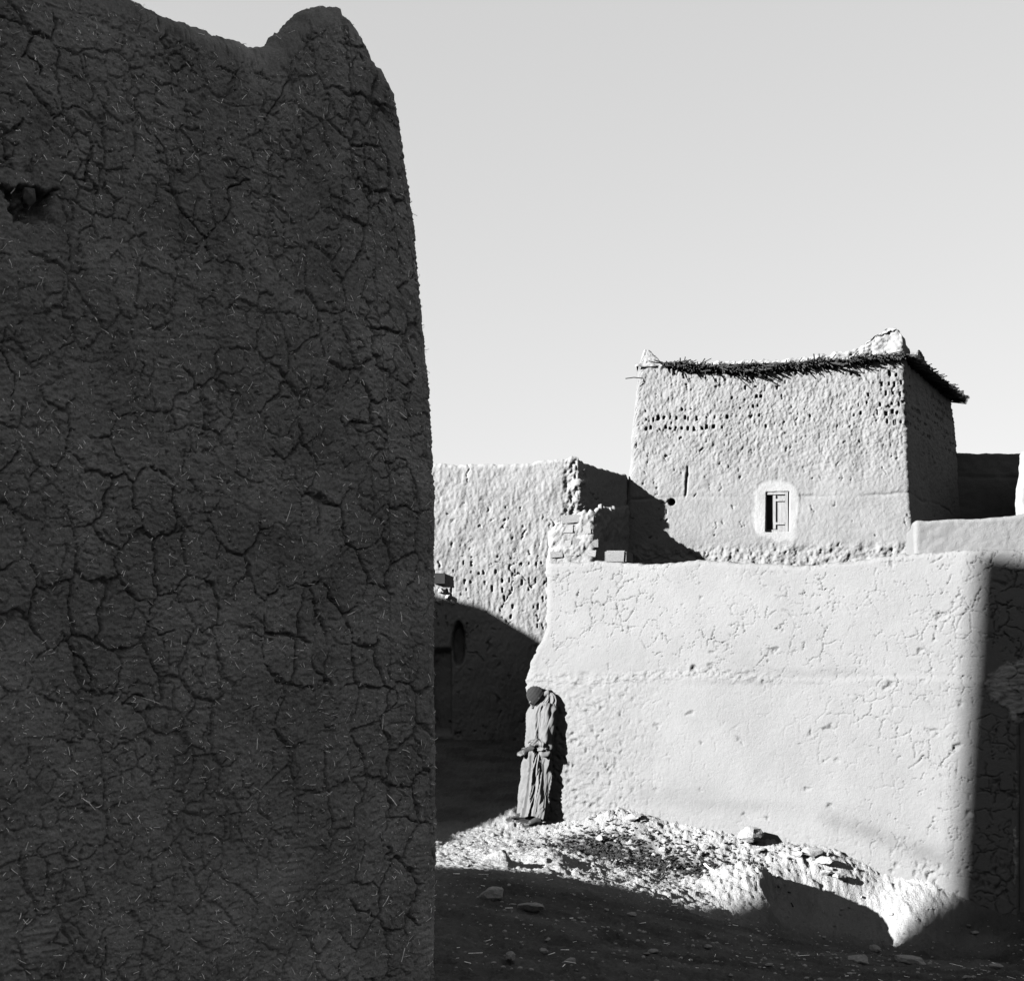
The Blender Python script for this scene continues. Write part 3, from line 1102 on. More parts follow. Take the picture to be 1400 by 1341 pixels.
V, nf, U, W = sweep(P, N, S, zt, -.4, rows((.42, 10), (.54, 12), (1.0, 245)), .4, .04, disp_t, inset_t, C_T, 1.0)
pale = surround(U, W) * ((U > sL) & (U < sR)) * np.clip(.9 + .5 * fbm(U * 8, W * 8, 128, 3), 0, 1)
pale = np.maximum(pale, .35 * sst(5.86, 5.95, W))
adopt(grid_obj('wall', V, M_TOWER, None, {'pale': pale, 'stain_shade': np.zeros_like(pale)}), tw)
# flat roof
k = 1 - KT * 2.75
cor = [C_T + (q - C_T) * k * .95 for q in (TL, TR_, TB, TBL)]
mb = MB()
mb.add([(p[0], p[1], z) for z in (5.68, 5.80) for p in cor], [(3, 2, 1, 0), (4, 5, 6, 7), (0, 1, 5, 4), (1, 2, 6, 5), (2, 3, 7, 6), (3, 0, 4, 7)])
roof = adopt(mb.build('roof', M_TOWER), tw)
# mud capping over the reeds: a ridge of earth round the edge, heaped at the right corner
capP, capN, capS = make_path([C_T + (q - C_T) * k for q in (TL, TR_, TB)], [0, .06, 0], [.02, .03], .015)
sc_r = capS[np.argmin(np.linalg.norm(capP - (C_T + (TR_ - C_T) * k), axis=1))]
pxs = 700 + capP[:, 0] / capP[:, 1] * F
top_y = np.interp(pxs, [860, 905, 920, 1000, 1100, 1130, 1160, 1175, 1190, 1205, 1216, 1226, 1236, 1245, 1255], [505, 502, 500, 499, 492, 488, 483, 472, 463, 452, 444, 446, 455, 472, 486])
zt = EYE + (HOR - top_y) / F * capP[:, 1]
zt = np.where(capS > sc_r, np.interp(capS, [sc_r, sc_r + .12, sc_r + .3, sc_r + .8, sc_r + 1.1, sc_r + 1.4, sc_r + 1.7, sc_r + 3.8],
                                     [6.28, 6.15, 5.96, 6.02, 6.24, 6.22, 5.95, 5.93]), zt)
zt = np.maximum(zt + fbm(capS * 6, capS * 0, 125, 4, .7) * .04, 5.89)
V, nf, U, W = sweep(capP, capN, capS, zt, 5.86, rows((1.0, 26)), .34, .02,
                    lambda U, W, Z: fbm(U * 7, W * 7, 126, 4, .65) * .05 + fbm(U * 22, W * 22, 127, 3, .7) * .02 + .02 - .25 * np.maximum(Z - 5.95, 0), None, None, .5, trim=False)
pl = np.full(V.shape[:2], .55)
adopt(grid_obj('earth_capping', V, M_TOWER, None, {'pale': pl, 'stain_shade': np.zeros_like(pl)}), roof)
# reed fringe
rr_ = random.Random(3)
mb = MB()
cF0, cF1, cB = [C_T + (q - C_T) * k for q in (TL, TR_, TB)]
nF = np.array([tdir[1], -tdir[0]])
sdir = (cB - cF1) / np.linalg.norm(cB - cF1)
nS = np.array([sdir[1], -sdir[0]])
t0 = (tower_pt(907, 500)[3][0] - cF0[0]) / (cF1 - cF0)[0]
for i in range(950):
    t = t0 + (1.0 - t0) * rr_.random() ** .95
    px = 907 + (1235 - 907) * (t - t0) / (1 - t0)
    yc = np.interp(px, [905, 950, 1000, 1050, 1100, 1150, 1190, 1235], [497, 503, 505, 504, 499, 495, 490, 487])
    thick = np.interp(px, [905, 930, 1100, 1160, 1235], [2, 5.5, 5, 3.5, 2.5])
    b = cF0 + (cF1 - cF0) * t
    z = EYE + (HOR - yc - rr_.gauss(0, .42) * thick) / F * b[1]
    L = rr_.uniform(.03, .15) + (.20 * rr_.random() if rr_.random() < .15 else 0)
    sl = rr_.gauss(.5, .8)                                 # reeds lean along the wall
    d = np.array([nF[0] + tdir[0] * sl, nF[1] + tdir[1] * sl, rr_.gauss(-.02, .18)])
    d /= np.linalg.norm(d)
    p0 = np.array([b[0], b[1], z]) - d * .12
    mb.tube([p0, p0 + d * (.14 + L * .5), p0 + d * (.14 + L) + np.array([0, 0, rr_.gauss(-.015, .03)])], [.010, .009, .004 + .006 * rr_.random()], 4)
for i in range(620):
    t = rr_.random()
    b = cF1 + (cB - cF1) * t
    z = 5.88 + rr_.gauss(0, .022)
    L = rr_.uniform(.04, .16) + .10 * t
    sl = rr_.gauss(.35, .4)
    d = np.array([nS[0] + sdir[0] * sl, nS[1] + sdir[1] * sl, rr_.gauss(-.05, .12)])
    d /= np.linalg.norm(d)
    p0 = np.array([b[0], b[1], z]) - d * .12
    mb.tube([p0, p0 + d * (.14 + L)], [.010, .006], 4)
for i in range(9):                                        # roof pole ends among the reeds
    t = t0 + (1 - t0) * (i + .7 * rr_.random()) / 9
    b = cF0 + (cF1 - cF0) * t
    d = np.array([nF[0], nF[1], rr_.gauss(-.05, .05)])
    p0 = np.array([b[0], b[1], 5.815 + .05 * t]) - d * .2
    mb.tube([p0, p0 + d * rr_.uniform(.26, .36)], .018, 6)
rd = mb.build('reeds', M_REED)
rd['kind'] = 'stuff'
adopt(rd, roof)
# loose stick at the left corner
mb = MB()
p = tower_pt(868, 518)[3]
mb.tube([p + np.array([.3, .1, .01]), p + np.array([-.02, -.1, .0]), p + np.array([-.14, -.12, -.02])], .007, 5)
adopt(mb.build('stick', M_REED), tw)
# window: frame, two leaves, rails, sill
nF3 = np.array([nF[0], nF[1], 0])
t3 = np.array([tdir[0], tdir[1], 0])
Mw = np.stack([t3, -nF3, np.array([0, 0, 1.])], 1)
kk = 1 - KT * max(WZ - 3, 0)
wp = TL + (TR_ - TL) * ((WS - sL) / np.linalg.norm(TR_ - TL))
wp = C_T + (wp - C_T) * kk
wc = np.array([wp[0], wp[1], WZ])
hw, hh = win_hw, win_hh
fr = MB()
for (x, z, a, b) in [(-hw + .018, 0, .018, hh), (hw - .018, 0, .018, hh), (0, hh - .018, hw - .037, .018), (0, -hh + .018, hw - .037, .018)]:
    fr.box(wc + t3 * x + np.array([0, 0, z]) - nF3 * .085, (a, .035, b), Mw)
wf = adopt(fr.build('window', M_WOOD), tw)
mid = -hw * .28
for nm, xa, xb, dy, mt in [('shutter', -hw + .037, mid - .004, .112, M_WOOD_D), ('shutter', mid + .004, hw - .037, .085, M_WOOD)]:
    s = MB()
    s.box(wc + t3 * (xa + xb) / 2 - nF3 * dy, ((xb - xa) / 2, .010, hh - .037), Mw)
    sh = adopt(s.build(nm, mt), wf)
r = MB()
xa, xb = mid + .004, hw - .037
for z in (-hh * .56, .60 * hh):
    r.box(wc + t3 * (xa + xb) / 2 + np.array([0, 0, z]) - nF3 * .066, ((xb - xa) / 2 - .004, .011, .016), Mw)
r.box(wc + t3 * (xa + .02) - nF3 * .067, (.018, .0115, hh - .045), Mw)
adopt(r.build('shutter_rail', M_WOOD), wf)

# ------------------------------------------------------------------ houses and parapet at the right
ah = thing('mud_house', 'low mud house in full shade behind the right side of the tower', 'house', loc=(8, 23.6, 0))
pts = [(5.6, 27), (5.6, 23.6), (11.5, 23.3), (11.5, 27), (5.6, 27)]
P, N, S = make_path(pts, [0, .1, .1, 0, 0], [.3, .03, .2, .3], .03)
zt = 5.08 + fbm(S * 1.2, S * 0, 141, 3) * .05 + fbm(S * 7, S * 0, 142, 2) * .012 + np.clip((P[:, 0] - 6.7) * .02, 0, .1)
V, nf, U, W = sweep(P, N, S, zt, -.4, rows((.7, 8), (1.0, 60)), .4, .04,
                    lambda U, W, Z: fbm(U * 1.5, W * 1.5, 143, 4) * .04 + fbm(U * 9, W * 9, 144, 3) * .012 - np.exp(-((W - 4.72 - .03 * np.sin(U * 2)) / .02) ** 2) * .02, None, None, 1.2)
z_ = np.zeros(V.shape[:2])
adopt(grid_obj('wall', V, M_TOWER, None, {'pale': z_, 'stain_shade': z_ + .6}), ah)
mb = MB()
mb.box((8.5, 25.2, 4.7), (2.7, 1.6, .1))
adopt(mb.build('roof', M_TOWER), ah)

sl = thing('mud_house', 'sunlit house corner cut off by the right edge of the picture', 'house', loc=(7.5, 21, 0))
pts = [(7.95, 23.0), (7.165, 21.0), (10, 20.8), (10, 23), (7.95, 23)]
P, N, S = make_path(pts, [0, .06, .1, 0, 0], [.1, .03, .3, .3], .015)
zt = 4.72 + fbm(S * 3, S * 0, 151, 3) * .03
V, nf, U, W = sweep(P, N, S, zt, -.4, rows((.6, 6), (1.0, 60)), .35, .05,
                    lambda U, W, Z: fbm(U * 3, W * 3, 152, 4) * .03 + sst(4.45, 4.2, W) * .04 + fbm(U * 14, W * 14, 153, 3) * .01, None, None, 1.0)
z_ = np.zeros(V.shape[:2])
adopt(grid_obj('wall', V, M_HOUSE, None, {'pale': z_, 'stain_shade': z_}), sl)

pp = thing('parapet_wall', 'low bright parapet wall between the tower and the right picture edge', 'wall', loc=(5.5, 18, 0))
pts = [(5.2, 19.6), (4.87, 18.02), (8.5, 17.6), (8.5, 19.5)]
P, N, S = make_path(pts, [0, .06, .06, 0], [.05, .016, .2], .015)
zt = np.interp(P[:, 0], [4.8, 5.2, 5.8, 6.3], [EYE + (HOR - y) / F * 17.95 for y in (711, 709, 707, 703)]) + fbm(S * 3, S * 0, 161, 3) * .018
V, nf, U, W = sweep(P, N, S, zt, -.6, rows((.6, 6), (1.0, 110)), .35, .05,
                    lambda U, W, Z: fbm(U * 1.5, W * 1.5, 162, 4) * .02 + fbm(U * 18, W * 18, 163, 3) * .006, None, None, 2.0)
z_ = np.zeros(V.shape[:2])
adopt(grid_obj('wall', V, M_PALE, None, {'pale': z_ + .035, 'stain_shade': z_}), pp)

# ------------------------------------------------------------------ houses to the left, beyond the frame, that throw the lane's shade
def caster(name, label, outline, g0, depth, mat):
    """outline: (e, z) points across the light, standing at distance g0 along it"""
    root = thing(name, label, 'house', loc=(0, 0, 0))
    E = np.array([-GY, GX])
    G = np.array([GX, GY])
    n = len(outline)
    Vv = []
    for g in (g0, g0 - depth):
        for e, z in outline:
            p = E * e + G * g
            Vv.append((p[0], p[1], z))
    mb = MB()
    Fc = [tuple(range(n)), tuple(range(2 * n - 1, n - 1, -1))]
    Fc += [(i, i + n, (i + 1) % n + n, (i + 1) % n) for i in range(n)]
    mb.add(Vv, Fc)
    adopt(mb.build('wall', mat), root)
    return root


g_of = lambda p: p[0] * GX + p[1] * GY
e_of = lambda p: -p[0] * GY + p[1] * GX
Bp = np.array([4.06, 13.2])
gB = g_of(Bp) - 20.0
eB = e_of(Bp)
caster('tall_house', 'tall mud house outside the left edge, its shadow covers the foreground lane',
       [(eB + .12, -.5), (eB + .12, -.7 + 20 * TE), (eB - .055, 2.70 + 20 * TE), (eB - 14, 2.70 + 20 * TE + .3), (eB - 14, -.5)], gB, 4, M_SHADE)
outA = []
pA = []
for t in np.linspace(0, 1, 6):
    qx, qy = 600 + 108 * t, 1150 - 43 * t
    dd = find_D(qx, qy, 10.5, 19)
    pA.append(np.array([(qx - 700) / F * dd, dd, gz((qx - 700) / F * dd, dd)]))
pA += [at(725, 868, D1 - .02), at(690, 848, D1 - .02), at(655, 828, D1 - .02), at(600, 815, D1 - .02)]
for p in pA:
    outA.append((e_of(p), p[2] + (g_of(p) - 2.0) * TE))
outA.sort()
outA = [(outA[0][0] - .02, -.5)] + outA + [(outA[-1][0] + 4, outA[-1][1] + .3), (outA[-1][0] + 4, -.5)]
caster('ruined_house', 'ruined mud house outside the left edge, its sloping shadow falls on the alley', outA, 2.0, 3.0, M_SHADE)

# ------------------------------------------------------------------ the man leaning on the wall
PX = 7.3e-3 * 15.03 / 14.85
MD = 15.25
man_o = np.array([(725 - 700) / F * MD, MD, gz((725 - 700) / F * MD, MD)])
man = thing('person', 'man in a long pale robe and dark cap, head bowed, leaning against the wall corner', 'person', loc=tuple(man_o))
z_shift = 0.0


def mp(px, py, y=0.0):
    """photo pixel -> point, y = metres behind (+) or before (-) the man's middle plane"""
    q = at(px, py, MD)
    return q + np.array([-.10 * y, y * .62, z_shift])


def rotm(ax, ang):
    return np.array(Matrix.Rotation(ang, 3, ax))


body = MB()
hip = mp(738, 1035, 0)
body.tube([mp(740, 1050, 0), mp(741, 1030, 0), mp(745, 1000, 0), mp(748, 975, 0), mp(746, 962, 0)], [.065, .080, .080, .085, .065], 14)
body.tube([mp(750, 966, .17), mp(749, 963, 0), mp(750, 966, -.17)], [.045, .060, .045], 12)
body.tube([mp(748, 963, 0), mp(741, 957, 0), mp(736, 954, 0)], [.062, .056, .055], 12)
# head, bowed towards lower left
hc_ = mp(733.5, 953, 0)
Mh = rotm('Y', R(-52))
body.ball(hc_, (.088, .074, .108), Mh, 18, 14)
loc = lambda x, y, z: hc_ + Mh @ np.array([x, y, z])
body.tube([loc(-.085, 0, -.005), loc(-.112, 0, -.035), loc(-.088, 0, -.045)], [.010, .017, .012], 8)      # nose
body.ball(loc(-.055, 0, -.085), (.040, .050, .042), Mh)                                                    # jaw, chin
body.tube([loc(-.080, -.030, -.066), loc(-.090, 0, -.068), loc(-.080, .030, -.066)], .0075, 6)              # mouth
body.tube([loc(-.080, -.045, .020), loc(-.092, 0, .018), loc(-.080, .045, .020)], .011, 6)                  # brow
for s in (-1, 1):
    body.ball(loc(-.078, s * .030, -.004), (.011, .013, .009), Mh, 8, 6)                                  # eyes
    body.ball(loc(.010, s * .075, -.015), (.022, .010, .034), Mh, 8, 6)                                   # ears
# arms
sh_l, el_l, wr_l = mp(747, 967, -.15), mp(744, 1018, -.21), mp(731, 1011, -.22)
body.tube([sh_l, el_l], [.042, .035], 10)
body.tube([el_l, wr_l], [.035, .026], 10)
sh_r, el_r, wr_r = mp(748, 967, .16), mp(742, 1017, .16), mp(725, 1025, -.02)
body.tube([sh_r, el_r], [.042, .035], 10)
body.tube([el_r, wr_r], [.035, .026], 10)


def hand(w, d, up, side, curl):
    """palm and five bent fingers; d along the hand, up away from the palm, side towards the thumb"""
    d, up, side = [np.asarray(q, float) / np.linalg.norm(q) for q in (d, up, side)]
    side = np.cross(d, np.cross(side, d))
    side /= np.linalg.norm(side)
    up = np.cross(side, d) * (1 if np.cross(side, d) @ up > 0 else -1)
    body.tube([w - d * .02, w + d * .03, w + d * .075], [.026, .030, .034], 8)
    for k, (o, L) in enumerate([(.026, .072), (.009, .082), (-.009, .076), (-.026, .058)]):
        a = w + d * .07 + side * o
        dd = d * math.cos(curl * .5) - up * math.sin(curl * .5)
        b = a + dd * L * .45
        dd = d * math.cos(curl) - up * math.sin(curl)
        c = b + dd * L * .32
        dd = d * math.cos(curl * 1.6) - up * math.sin(curl * 1.6)
        body.tube([a - d * .02, a, b, c, c + dd * L * .26], [.0105, .0105, .0095, .0088, .0075], 6)
    a = w + d * .02 + side * .024
    b = a + d * .03 + side * .028 - up * .008
    body.tube([w + d * .01, a, b, b + d * .032 + side * .004 - up * .008], [.014, .013, .0115, .009], 6)


hand(wr_l, (-.62, .05, -.78), (-.5, -.8, .3), (-.6, .1, .6), .6)
hand(wr_r, (-.95, -.1, -.3), (-.1, -.7, .6), (0, .6, .8), .35)
# legs and feet
hip_l, kn_l, an_l = mp(742, 1040, -.09), mp(737, 1090, -.10), mp(733, 1124, -.12)
hip_r, kn_r, an_r = mp(740, 1040, .09), mp(733, 1088, .07), mp(722, 1121, .05)
for h_, k_, a_ in ((hip_l, kn_l, an_l), (hip_r, kn_r, an_r)):
    body.tube([h_, k_, (k_ * .55 + a_ * .45), a_], [.058, .046, .042, .034], 10)
feet = []
for a_, tx, ty in ((an_l, 716, -.20), (an_r, 697, .0)):
    toe = mp(tx, 1140, ty)
    toe[2] = gz(toe[0], toe[1]) + .022
    heel = a_ + np.array([.035, 0, 0])
    heel[2] = gz(heel[0], heel[1]) + .035
    ball = heel + (toe - heel) * .72
    ball[2] = max(ball[2], gz(ball[0], ball[1]) + .028)
    body.tube([a_, heel * .45 + a_ * .55, heel], [.036, .036, .034], 10)
    body.tube([heel, (heel + ball) / 2 + np.array([0, 0, .014]), ball], [.036, .036, .036], 10)
    body.tube([a_, (a_ + ball) / 2 + np.array([0, 0, -.005]), ball], [.034, .032, .026], 8)
    dirn = (toe - ball) / np.linalg.norm(toe - ball)
    sd = np.cross(dirn, (0, 0, 1))
    for q in range(5):
        o_ = sd * (.030 - .015 * q)
        ln = .06 - .008 * q if ty < -.1 else .028 + .008 * q
        body.tube([ball + o_ * .8, ball + o_ + dirn * ln], [.015, .011 if q else .013], 6)
    feet.append((heel, toe))
bo = body.build('body', M_SKIN, None, True)
rmod = bo.modifiers.new('remesh', 'REMESH')
rmod.mode = 'VOXEL'
rmod.voxel_size = .0065
rmod.use_smooth_shade = True
smod = bo.modifiers.new('smooth', 'SMOOTH')
smod.factor = .5
smod.iterations = 3
adopt(bo, man)

# robe: rings from hem to shoulder with hanging folds
prof = [  # py, x left, x right, y mid, half depth
    (1119, 709, 747, -.02, .17), (1112, 710, 748, -.02, .17), (1095, 712, 748, -.01, .165), (1070, 715.5, 749, 0, .16), (1045, 718, 750, 0, .16), (1028, 721, 751, 0, .16),
    (1010, 722, 753, 0, .165), (990, 722.5, 755, 0, .17), (975, 724.5, 757, 0, .175), (965, 729, 758, 0, .175), (957, 736, 757.5, 0, .155), (951, 741, 756, 0, .12), (946.5, 743, 753.5, 0, .08)]
py_ = np.array([a[0] for a in prof], float)[::-1]
nz_, nt_ = 190, 220
rowsY = np.linspace(1119, 946.5, nz_)
th = np.linspace(0, 2 * np.pi, nt_ + 1)
RV = np.zeros((nt_ + 1, nz_, 3))
TT, YY = np.meshgrid(th, rowsY, indexing='ij')
hem = np.clip((YY - 955) / 165, 0, 1)
# long folds that start at chest and waist and deepen to the hem
ph = TT + .55 * fbm(np.cos(TT) * 1.5 + YY / 55, np.sin(TT) * 1.5, 171, 4, .6)
fold = .0
for f_, a_, p_ in [(5, .62, .3), (8, .45, 1.7), (13, .16, .6)]:
    fold = fold + a_ * np.sin(ph * f_ + p_ + .9 * np.sin(YY / 45 + f_) * (1 - .5 * hem))
fold = -np.abs(fold) ** .9 + .42                       # rounded crests, sharp valleys
fold = fold * (.022 + .046 * hem)
cr = fbm(np.cos(TT) * 3 + TT * .0, YY / 24 + np.sin(TT) * 3, 172, 3, .5) * .020 * (1 - .35 * hem)       # creases
diag = np.sin(YY / 9.0 + TT * 4 + 2 * fbm(TT * 2, YY / 25, 173, 3)) * .012 * np.exp(-((YY - 1040) / 30) ** 2)
for c_, arr in enumerate((1, 2, 3, 4)):
    pass
xl = np.interp(rowsY, py_, np.array([a[1] for a in prof])[::-1])
xr = np.interp(rowsY, py_, np.array([a[2] for a in prof])[::-1])
ym = np.interp(rowsY, py_, np.array([a[3] for a in prof])[::-1])
hd = np.interp(rowsY, py_, np.array([a[4] for a in prof])[::-1])
base = mp(725, 1135)
for j in range(nz_):
    c0 = mp((xl[j] + xr[j]) / 2, rowsY[j], ym[j])
    hx = (xr[j] - xl[j]) / 2 / F * MD
    ex = 2.4
    ca, sa = np.cos(th), np.sin(th)
    rx = np.sign(ca) * np.abs(ca) ** (2 / ex) * hx * .88
    ry = np.sign(sa) * np.abs(sa) ** (2 / ex) * hd[j] * .74
    L = np.hypot(rx, ry) + 1e-6
    k_ = 1 + (fold[:, j] + cr[:, j] + diag[:, j]) / np.maximum(L, .06)
    RV[:, j, 0] = c0[0] + rx * k_ - .55 * ry * k_
    RV[:, j, 1] = c0[1] + ry * k_
    RV[:, j, 2] = c0[2] + 0
# uneven hem, lifted at the front over the left foot
hemlift = .02 * fbm(TT * 2.2, TT * 0, 174, 3) + .05 * np.exp(-((TT - 4.1) / .5) ** 2) + .02 * np.exp(-((TT - 3.2) / .4) ** 2)
RV[..., 2] += hemlift * np.clip((YY - 1085) / 34, 0, 1) ** 2
RV[-1] = RV[0]
robe = grid_obj('robe', RV, M_ROBE, None)
sol = robe.modifiers.new('thickness', 'SOLIDIFY')
sol.thickness = .006
sol.offset = -1
adopt(robe, man)


def sleeve(name, pts, rads, seed):
    k = 60
    pts = np.array(pts)
    tt = np.linspace(0, len(pts) - 1, k)
    C = np.stack([np.interp(tt, range(len(pts)), pts[:, a]) for a in range(3)], 1)
    for _ in range(6):
        C[1:-1] = (C[:-2] + 2 * C[1:-1] + C[2:]) / 4
    rad = np.interp(tt, range(len(pts)), rads)
    m = 64
    V = np.zeros((m + 1, k, 3))
    a = np.linspace(0, 2 * np.pi, m + 1)
    for i in range(k):
        d = C[min(i + 1, k - 1)] - C[max(i - 1, 0)]
        d /= np.linalg.norm(d)
        e = np.cross(d, (0, 1, 0))
        e /= np.linalg.norm(e)
        f = np.cross(d, e)
        w = np.sin(i * .6 + 2.6 * np.sin(a + seed) + 2 * np.sin(i * .17)) * .010 + fbm(np.cos(a) * 2 + i * .18, np.sin(a) * 2, seed, 3, .5) * .020 + np.sin(a * 5 + seed) * .006
        droop = np.array([0, 0, -1.]) * .0
        V[:, i] = C[i] + np.outer((rad[i] + w) * np.cos(a), e) + np.outer((rad[i] + w) * np.sin(a), f) + droop
    V[-1] = V[0]
    o = grid_obj(name, V, M_ROBE, None)
    s = o.modifiers.new('thickness', 'SOLIDIFY')
    s.thickness = .005
    s.offset = -1
    return adopt(o, man)


sleeve('sleeve', [mp(749, 962, -.13), mp(747, 985, -.17), mp(745, 1012, -.20), mp(742, 1026, -.215), mp(738, 1019, -.22), mp(732, 1012, -.22)], [.066, .066, .060, .064, .058, .046], 181)
sleeve('sleeve', [mp(750, 962, .12), mp(748, 990, .17), mp(744, 1016, .165), mp(736, 1023, .13), mp(730, 1024, .06), mp(725.5, 1025, .0)], [.07, .07, .065, .06, .055, .048], 182)
# hood lying in folds on the nape and shoulders
hd_ = MB()
hd_.tube([mp(741, 951, -.07), mp(748, 947, -.06), mp(753, 948, 0), mp(748, 947, .06), mp(741, 951, .07)], [.022, .034, .040, .034, .022], 10)
hd_.tube([mp(747, 950, 0), mp(755, 955, 0), mp(759, 964, .0)], [.05, .055, .03], 10)
hood = hd_.build('hood', M_ROBE, None, True)
rm2 = hood.modifiers.new('remesh', 'REMESH')
rm2.mode = 'VOXEL'
rm2.voxel_size = .009
rm2.use_smooth_shade = True
adopt(hood, man)
# close cap over the back and top of the head
cp = MB()
Mc = Mh
u = np.linspace(0, 2 * np.pi, 41)
v = np.linspace(0, .60 * np.pi, 22)
CV = np.zeros((41, 22, 3))
for j, b in enumerate(v[::-1]):
    for i, a in enumerate(u):
        q = np.array([math.sin(b) * math.cos(a) * .097, math.sin(b) * math.sin(a) * .084, math.cos(b) * .118])
        q[0] += .012
        q *= 1 + .02 * math.sin(b * 22 + 2 * math.sin(a)) + .015 * math.sin(a * 6 + b * 3)
        CV[i, j] = hc_ + Mc @ q
CV[-1] = CV[0]
cap = grid_obj('cap', CV, M_CAP, None)
s = cap.modifiers.new('thickness', 'SOLIDIFY')
s.thickness = .006
adopt(cap, man)
# flat leather sandals
for heel, toe in feet:
    s = MB()
    d = (toe - heel) / np.linalg.norm(toe - heel)
    sd = np.cross(d, (0, 0, 1))
    n = 14
    Vv = []
    for z in (0, .012):
        for i in range(n):
            a = 2 * math.pi * i / n
            q = (heel + toe) / 2 + d * math.cos(a) * (np.linalg.norm(toe - heel) / 2 + .045) + sd * math.sin(a) * .046
            q[2] = gz(q[0], q[1]) + z - .004
            Vv.append(q)
    s.add(Vv, [tuple(range(n - 1, -1, -1)), tuple(range(n, 2 * n))] + [(i, (i + 1) % n, (i + 1) % n + n, i + n) for i in range(n)])
    adopt(s.build('sandal', M_SHOE), man)

# ------------------------------------------------------------------ stones
shapes = [rock_data('stone', 200 + k, M_STONE, random.uniform(.55, .8)) for k in range(6)]
shapes_d = [rock_data('stone', 220 + k, M_STONE_D, random.uniform(.55, .75)) for k in range(4)]
clods = [rock_data('clod', 240 + k, M_CLOD, random.uniform(.7, .95), 3, .6) for k in range(6)]


def place(me, name, px, D, s, label, cat, group=None, sink=.25, py=None, yaw=None):
    x = (px - 700) / F * D
    o = bpy.data.objects.new(name, me)
    COL.objects.link(o)
    z = gz(x, D)
    o.location = (x, D, z + s[2] * (.7 - sink))
    o.scale = s
    o.rotation_euler = (random.uniform(-.15, .15), random.uniform(-.15, .15), random.uniform(0, 6.28) if yaw is None else yaw)
    return tag(o, label, cat, group)


big = [
    (1025, 1155, shapes[0], (.17, .14, .13), 'largest pale rounded boulder in the rubble against the pale wall', .15),
    (1149, 1208, shapes[1], (.085, .07, .07), 'small bright white stone above the black shadowed hollow', .2),
    (676, 1230, shapes_d[0], (.12, .10, .09), 'flat wedge-shaped stone lying in the shaded lane near the dark house', .42),
    (726, 1244, shapes_d[1], (.10, .09, .07), 'flat stone to the right of the wedge-shaped one in the shaded lane', .45),
    (1170, 1313, shapes_d[2], (.09, .08, .06), 'rounded stone in the shaded lane below the black hollow', .5),
    (1196, 1300, shapes_d[3], (.05, .05, .05), 'small stone just behind the rounded one in the shaded lane', .3),
    (1243, 1317, shapes_d[0], (.16, .10, .05), 'long flat stone at the lower right of the shaded lane', .4),
    (1325, 1270, shapes[2], (.022, .022, .03), 'tiny white pebble in the shade at the foot of the right wall', .0),
    (1362, 1325, shapes_d[1], (.05, .05, .05), 'small stone at the bottom right corner of the lane', .3),
    (745, 1304, shapes_d[2], (.04, .03, .035), 'small stone in the middle of the shaded lane', .3),
    (698, 1316, shapes_d[3], (.035, .06, .05), 'upright chip of stone close to the bottom edge of the lane', .2),
    (780, 1316, shapes_d[0], (.06, .04, .03), 'low half-buried stone near the bottom edge of the lane', .5),
    (893, 1303, shapes_d[1], (.035, .03, .03), 'small pale stone right of the lane middle', .4),
    (862, 1252, shapes_d[2], (.05, .04, .04), 'small stone near the lit edge of the lane', .4),
    (1110, 1172, shapes[3], (.11, .09, .09), 'pale lump of stone at the right crest of the rubble heap', .2),
    (1128, 1182, shapes[4], (.09, .08, .07), 'rounded pale stone just under the right crest of the rubble', .2),
    (865, 1122, shapes[5], (.085, .08, .075), 'pale stone on the left crest of the rubble heap by the wall', .15),
    (822, 1150, shapes[0], (.06, .05, .05), 'pale stone on the left edge of the dark dung patch', .2),
]
for px, py, me, s, lab, sink in big:
    place(me, 'stone', px, find_D(px, py), s, lab, 'stone', None, sink)
rs = random.Random(11)
for k in range(26):                              # rubble along the foot of the wall
    px = rs.uniform(795, 1165)
    D_w = (15.3 + .566 * .35) / (1 + .566 * (px - 700) / F)
    D = D_w - .12 - abs(rs.gauss(0, .35))
    s = rs.uniform(.022, .06)
    place(rs.choice(shapes + clods), 'stone', px, D, (s * rs.uniform(.8, 1.4), s, s * rs.uniform(.8, 1.2)),
          'small broken stone among the rubble heaped along the foot of the pale wall', 'stone', 'rubble stones along the wall foot', .15)
for k in range(16):
    px = rs.uniform(740, 1060)
    D = rs.uniform(12.3, 13.9)
    s = rs.uniform(.014, .034)
    place(rs.choice(shapes + clods), 'clod', px, D, (s * rs.uniform(.8, 1.5), s, s),
          'small clod of dry earth on the sunlit bank in front of the wall', 'clod', 'clods on the sunlit bank', .2)
for k in range(24):
    px = rs.uniform(610, 1400)
    D = find_D(px, rs.uniform(1225, 1340))
    s = rs.uniform(.010, .026)
    place(rs.choice(shapes_d), 'stone', px, D, (s * rs.uniform(1, 1.8), s, s),
          'small half-buried stone in the trodden earth of the shaded lane', 'stone', 'stones in the shaded lane', .35)


